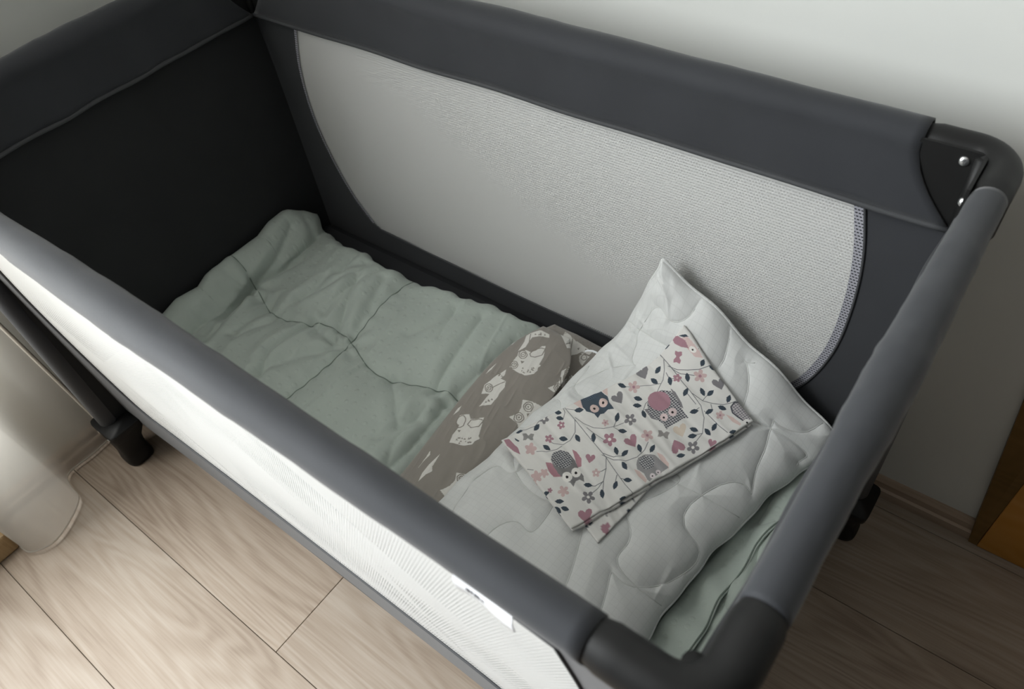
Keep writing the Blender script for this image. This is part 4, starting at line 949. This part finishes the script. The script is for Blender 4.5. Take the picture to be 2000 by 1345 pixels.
('p',(0.044,0.061,0.081),[3227,690,3255,722,3273,764,3275,801,3270,832,3248,807,3226,774,3219,730]),
('p',(0.044,0.061,0.081),[2824,1748,2860,1734,2894,1738,2914,1759,2927,1783,2899,1793,2867,1796,2839,1779]),
('p',(0.044,0.061,0.081),[831,1774,876,1768,914,1780,933,1809,943,1839,909,1842,872,1838,843,1812]),
('p',(0.044,0.061,0.081),[259,4,296,-11,328,-3,344,27,353,59,324,69,293,71,269,46])]
#PRINT_END

# taupe cushion-like folded cloth with owls ---------------------------------
TAUPE = (.295, .270, .243)
cush = thing('folded_owl_fabric', 'taupe fabric with white owls folded into a pad between quilt and pillow', 'fabric', (.1, 0, .212))
def pad(name, xl, xr, yf, ybk_, zb, h, n, m, roundc, seed, prints):
    U, V = np.meshgrid(np.linspace(0, 1, n), np.linspace(0, 1, m), indexing='ij')
    yy = yf + (ybk_ - yf) * V
    a = interp(yy, xl); b = interp(yy, xr)
    cut = roundc * (1 - np.sqrt(np.clip(1 - smooth(V, 1 - .22, 1) ** 2, 0, 1)))
    X = a + cut * .6 + (b - cut - a - cut * .6) * U
    wdt = (b - a)
    d = np.minimum(np.minimum(U, 1 - U) * wdt, np.minimum(V, 1 - V) * (ybk_ - yf))
    T = h / 2 * rim(d, .042) * (1 - .8 * smooth(X, .095, .16))
    wr = (.0012 * vnoise(X * 60, yy * 14, seed) + .0022 * vnoise(X * 18, yy * 9, seed + 1) + .0008 * ridge(X * 110 + yy * 20, yy * 30, seed + 2)) * rim(d, .04)
    z = zb + h / 2 + .003 * np.sin(yy * 14)
    col = paint(X.shape, X, yy, TAUPE, prints)
    o, t = shell(name, np.stack([X, yy, z], -1), T, wr, M_owl, cush, colors=col); o.location = (-.1, 0, -.212)
    return t
own_low = pad('lower_fold', [(-.26, .052), (-.125, .040), (.026, .028), (.12, .024), (.22, .026), (.27, .035)], [(-.26, .20), (.27, .215)], -.255, .268, .211, .030, 200, 480, .03, 31, OWL_PRINT)
own_up = pad('upper_fold', [(-.26, .056), (-.125, .046), (.026, .034), (.12, .030), (.22, .036)], [(-.26, .16), (.05, .165), (.22, .145)], -.253, .232, .240, .030, 220, 520, .035, 41, OWL_PRINT)

# white quilted pillow -------------------------------------------------------
n, m = 300, 420
left = catmull([(.118, -.258, .268), (.135, -.13, .272), (.147, -.05, .276), (.170, .10, .286), (.187, .22, .296), (.207, .264, .335), (.236, .273, .43), (.254, .274, .482)], m)
right = catmull([(.455, -.258, .250), (.468, -.137, .250), (.480, 0, .252), (.496, .08, .254), (.524, .19, .258), (.545, .235, .266), (.548, .266, .286)], m)
U, V = np.meshgrid(np.linspace(0, 1, n), np.linspace(0, 1, m), indexing='ij')
# parametrise both edges so that equal v meet
Mid = left[None] * (1 - U[..., None]) + right[None] * U[..., None]
Wd = np.linalg.norm(right - left, axis=1)[None]
dv_l = np.linalg.norm(np.diff(left, axis=0), axis=1).sum(); dv_r = np.linalg.norm(np.diff(right, axis=0), axis=1).sum()
d = np.minimum(np.minimum(U, 1 - U) * Wd, np.minimum(V * .6, (1 - V) * .6))
cen = Mid[n // 2, m // 2]
rnd = (np.abs(2 * U - 1) ** 5) * (np.abs(2 * V - 1) ** 9)
Mid = Mid + (cen - Mid) * (.022 * rnd)[..., None]                       # rounded corners
Mid[..., 0] += .0018 * np.sin(V * 31 + 1) * (2 * U - 1) + .001 * np.sin(V * 57) * (2 * U - 1)
Mid[..., 2] += .004 * np.sin(U * 19 + 2) * smooth(V, .85, 1)
Mid[..., 2] += .012 * np.sin(PI * U) * (1 - V ** 3) - .004
T = .044 * rim(d, .14) ** 1.1 * (1 - .25 * smooth(V, .72, 1))
# stippled quilting lines: meandering curves in u,v
PU = U * .36; PV = V * .62
quilt_lines = []
for k in range(4):
    u0 = .05 + .088 * k
    t = np.linspace(-.01, .63, 90)
    quilt_lines.append(np.stack([u0 + .030 * np.sin(t * 33 + k * 1.9) + .012 * np.sin(t * 15 + k), t + .022 * np.sin(t * 50 + k * 2.3)], 1))
for k in range(4):
    v0 = .07 + .15 * k
    t = np.linspace(-.005, .365, 60)
    quilt_lines.append(np.stack([t + .018 * np.sin(t * 55 + k), v0 + .034 * np.sin(t * 31 + k * 1.4)], 1))
dl = np.min([seg_dist(PU, PV, [tuple(a) for a in q[::2]]) for q in quilt_lines], axis=0)
groove = -.0034 * np.exp(-(dl / .005)) + .0024 * smooth(dl, .003, .03)
wr = .0022 * smooth(ridge(PU * 30 + PV * 7, PV * 6 - PU * 3, 12), .5, 1.1) * smooth(vnoise(PU * 8, PV * 8, 4), -.3, .4) + .0025 * vnoise(PU * 9, PV * 9, 13)
wr += .0006 * np.sin(PV * 130 + 4 * vnoise(PU * 10, PV * 10, 6)) * np.exp(-dl / .015)
# crumpled bright edge on the left side
crm = (1 - smooth(PU, .0, .09))
wr += crm * (.006 * np.clip(ridge(PU * 22 + PV * 18, PV * 26, 17) - .45, 0, 1) + .003 * vnoise(PU * 45, PV * 45, 19))
disp = (groove + wr) * rim(d, .02)
pil = thing('quilted_pillow', 'white quilted pillow with stippled stitching leaning up the back net side', 'pillow', (.32, 0, .235))
po, p_surf = shell('pillow_cover', Mid, T, disp, M_pillow, pil, bot=.85); po.location = (-.32, 0, -.235)
for q in quilt_lines:
    k = (q[:, 0] > .004) & (q[:, 0] < .356) & (q[:, 1] > .004) & (q[:, 1] < .616); q = q[k]
    if len(q) < 4: continue
    P = on_surf(p_surf, q[:, 0] / .36, q[:, 1] / .62)
    s = tube('stitch_line', P + np.array([0, 0, .0001]), .0006, M_pillowseam, pil, 5); s.location = (-.32, 0, -.235)
ring = np.concatenate([p_surf[0, :], p_surf[1:, -1], p_surf[-1, -2::-1], p_surf[-2:0:-1, 0]])[::3]
s = tube('edge_piping', ring, .0022, M_pillow, pil, 6, True); s.location = (-.32, 0, -.235)
# little folded tag at the pillow's left edge
tv = [(.166 - .32 + .004 * i, .194 + .0012 * i, .0600 + .004 * math.sin(i * .6) + k * .0006 + j * .0) for k in (0, 1) for i in range(7) for j in (0,)]
tv = [(x, y + d_, z) for (x, y, z) in tv for d_ in (0, .0035)]
tf = []
for k in (0, 1):
    for i in range(6):
        a = k * 14 + i * 2; tf.append((a, a + 1, a + 3, a + 2) if k else (a, a + 2, a + 3, a + 1))
tagp = mesh('sewn_tag', tv, tf, M_white, pil); tagp['label'] = 'small white tag at the seam'

# folded floral cloth ---------------------------------------------------------
floral = thing('folded_owl_cloth', 'white cotton cloth printed with owls, leaves and hearts folded on the pillow', 'cloth', (.32, .08, .33))
bvh = BVHTree.FromPolygons([tuple(v) for v in p_surf.reshape(-1, 3)], [(i * m + j, (i + 1) * m + j, (i + 1) * m + j + 1, i * m + j + 1) for i in range(0, n - 1) for j in range(0, m - 1)])
FC = np.array([(.1663, -.0226), (.3115, .2375), (.4508, .1899), (.3311, -.0865)])      # left, top, right, bottom corner in plan
def cloth_layer(name, C4, lift, th, n, m, prints, seed, wav=1.0, sag=True):
    U, V = np.meshgrid(np.linspace(0, 1, n), np.linspace(0, 1, m), indexing='ij')   # u: left->top edge, v: towards the front edge
    c0, c1, c2, c3 = [np.array(c) for c in C4]
    XY = (c0 * (1 - U[..., None]) + c1 * U[..., None]) * (1 - V[..., None]) + (c3 * (1 - U[..., None]) + c2 * U[..., None]) * V[..., None]
    gu, gv = np.linspace(0, 1, 17), np.linspace(0, 1, 11); Z = np.zeros((17, 11))
    for i, a in enumerate(gu):
        for j, b in enumerate(gv):
            q = (c0 * (1 - a) + c1 * a) * (1 - b) + (c3 * (1 - a) + c2 * a) * b
            h = bvh.ray_cast(Vector((q[0], q[1], .9)), Vector((0, 0, -1)))[0]
            Z[i, j] = h.z if h else np.nan
    Z = np.where(np.isnan(Z), np.nanmean(Z), Z)
    for _ in range(3):
        Zp = np.pad(Z, 1, mode='edge'); Z = np.maximum(Z, .2 * Z + .8 * (Zp[:-2, 1:-1] + Zp[2:, 1:-1] + Zp[1:-1, :-2] + Zp[1:-1, 2:]) / 4) if _ < 2 else .4 * Z + .6 * (Zp[:-2, 1:-1] + Zp[2:, 1:-1] + Zp[1:-1, :-2] + Zp[1:-1, 2:]) / 4
    a = U * 16; b = V * 10; i = np.minimum(a.astype(int), 15); j = np.minimum(b.astype(int), 9); fa, fb = a - i, b - j
    z = (Z[i, j] * (1 - fa) + Z[i + 1, j] * fa) * (1 - fb) + (Z[i, j + 1] * (1 - fa) + Z[i + 1, j + 1] * fa) * fb
    S = U * .325; Tt = V * .180
    edge = .0012 * np.sin(S * 120 + seed) * wav
    XY[..., 1] += (edge * (np.abs(V - .5) * 2) ** 4)
    # sharp ironing/fold creases running across
    cr = np.zeros_like(S)
    for k, (s0, sl, am) in enumerate(((.03, .05, .0016), (.072, -.02, -.0014), (.105, .06, .0018), (.152, .02, -.0012), (.165, .05, .0018), (.205, -.04, .0012), (.24, .03, -.0012), (.275, .02, .0014))):
        cr += .9 * am * np.exp(-((S - s0 - sl * Tt * 2) / .005) ** 2)
    cr += .0012 * vnoise(S * 30, Tt * 12, seed) + .0006 * vnoise(S * 90, Tt * 40, seed + 3)
    dd = np.minimum(np.minimum(U, 1 - U) * .325, np.minimum(V, 1 - V) * .18)
    Mid = np.stack([XY[..., 0], XY[..., 1], z + lift + .003 * (1 - smooth(dd, 0, .03)) * 0], -1)
    col = paint(U.shape, S, Tt, (.70, .69, .665), prints)
    o, t = shell(name, Mid, th / 2 * rim(dd, .003), cr * wav * rim(dd, .004), M_floral, floral, colors=col); o.location = (-.32, -.08, -.33)
    return o, t
dx = np.array([.0, .0])
lo = cloth_layer('bottom_fold', [(.205, -.012), (.318, .215), (.400, .160), (.368, -.080)], .0025, .003, 120, 70, FLORAL_PRINT, 51)
mi = cloth_layer('middle_fold', FC + np.array([(.003, -.001), (.001, -.004), (.001, -.004), (.003, -.001)]), .0062, .0034, 120, 70, FLORAL_PRINT, 52)
tpf, fl_surf = cloth_layer('top_fold', FC, .0105, .0042, 560, 330, FLORAL_PRINT, 53)

# ------------------------------------------------------------------ curtain
cur = thing('sheer_curtain', 'sheer beige voile curtain hanging in folds at the left wall', 'curtain', (-.66, -.45, 0))
plan = catmull([(-.672, -.312), (-.668, -.36), (-.662, -.425), (-.635, -.432), (-.600, -.436), (-.570, -.470), (-.553, -.525), (-.568, -.552), (-.640, -.560), (-.672, -.575), (-.645, -.592), (-.615, -.612), (-.62, -.66), (-.66, -.69), (-.63, -.74), (-.60, -.79), (-.65, -.85)], 150)
zs = np.linspace(.008, 2.3, 60)
V = []
for i, (x, y) in enumerate(plan):
    for z in zs:
        V.append((x - .02 * smooth(z, .1, 1.5) * (1 if x > -.64 else 0) + .66, y - .06 * (z - .03) * (1 - i / 149) * (1 if z < 1 else 1 / max(z, 1)) + .45, z))
F = [(i * 60 + j, (i + 1) * 60 + j, (i + 1) * 60 + j + 1, i * 60 + j + 1) for i in range(149) for j in range(59)]
mesh('drape', V, F, M_sheer, cur)
hem = [(x + .66, y + .45, .010) for x, y in plan]
tube('hem', hem, .002, M_sheer, cur, 6)
tube('side_hem', [V[j] for j in range(0, 60, 2)], .0035, M_hem, cur, 6)

struct(boxo('trim_2', (XL + .02, -2.3, 2.305), (XL + .12, -.28, 2.33), M_white))      # curtain rail
# ------------------------------------------------------------------ wooden unit by the back wall
cab = thing('wooden_cabinet', 'orange-brown wooden cabinet standing by the back wall right of the cot', 'cabinet', (.9, .405, 0))
def poly_solid(name, front, back, mt_, parent, off):
    n = len(front); V = [np.array(p) - off for p in front] + [np.array(p) - off for p in back]
    F = [tuple(range(n)), tuple(range(n, 2 * n))[::-1]] + [(k, n + k, n + (k + 1) % n, (k + 1) % n) for k in range(n)]
    o = mesh(name, V, F, mt_, parent, False); bm = bmesh.new(); bm.from_mesh(o.data); bmesh.ops.recalc_face_normals(bm, faces=bm.faces); bm.to_mesh(o.data); bm.free(); return o
off = np.array((.9, .405, 0))
poly_solid('side_board', [(.776, .392, .001), (.7785, .392, .60), (.790, .392, .60), (.788, .392, .001)], [(.774, .409, .001), (.700, .409, .60), (.790, .409, .60), (.788, .409, .001)], M_pine2, cab, off)
boxo('front_board', (.789 - .9, .391 - .405, .001), (1.3 - .9, .409 - .405, .60), M_pine, cab, .001)
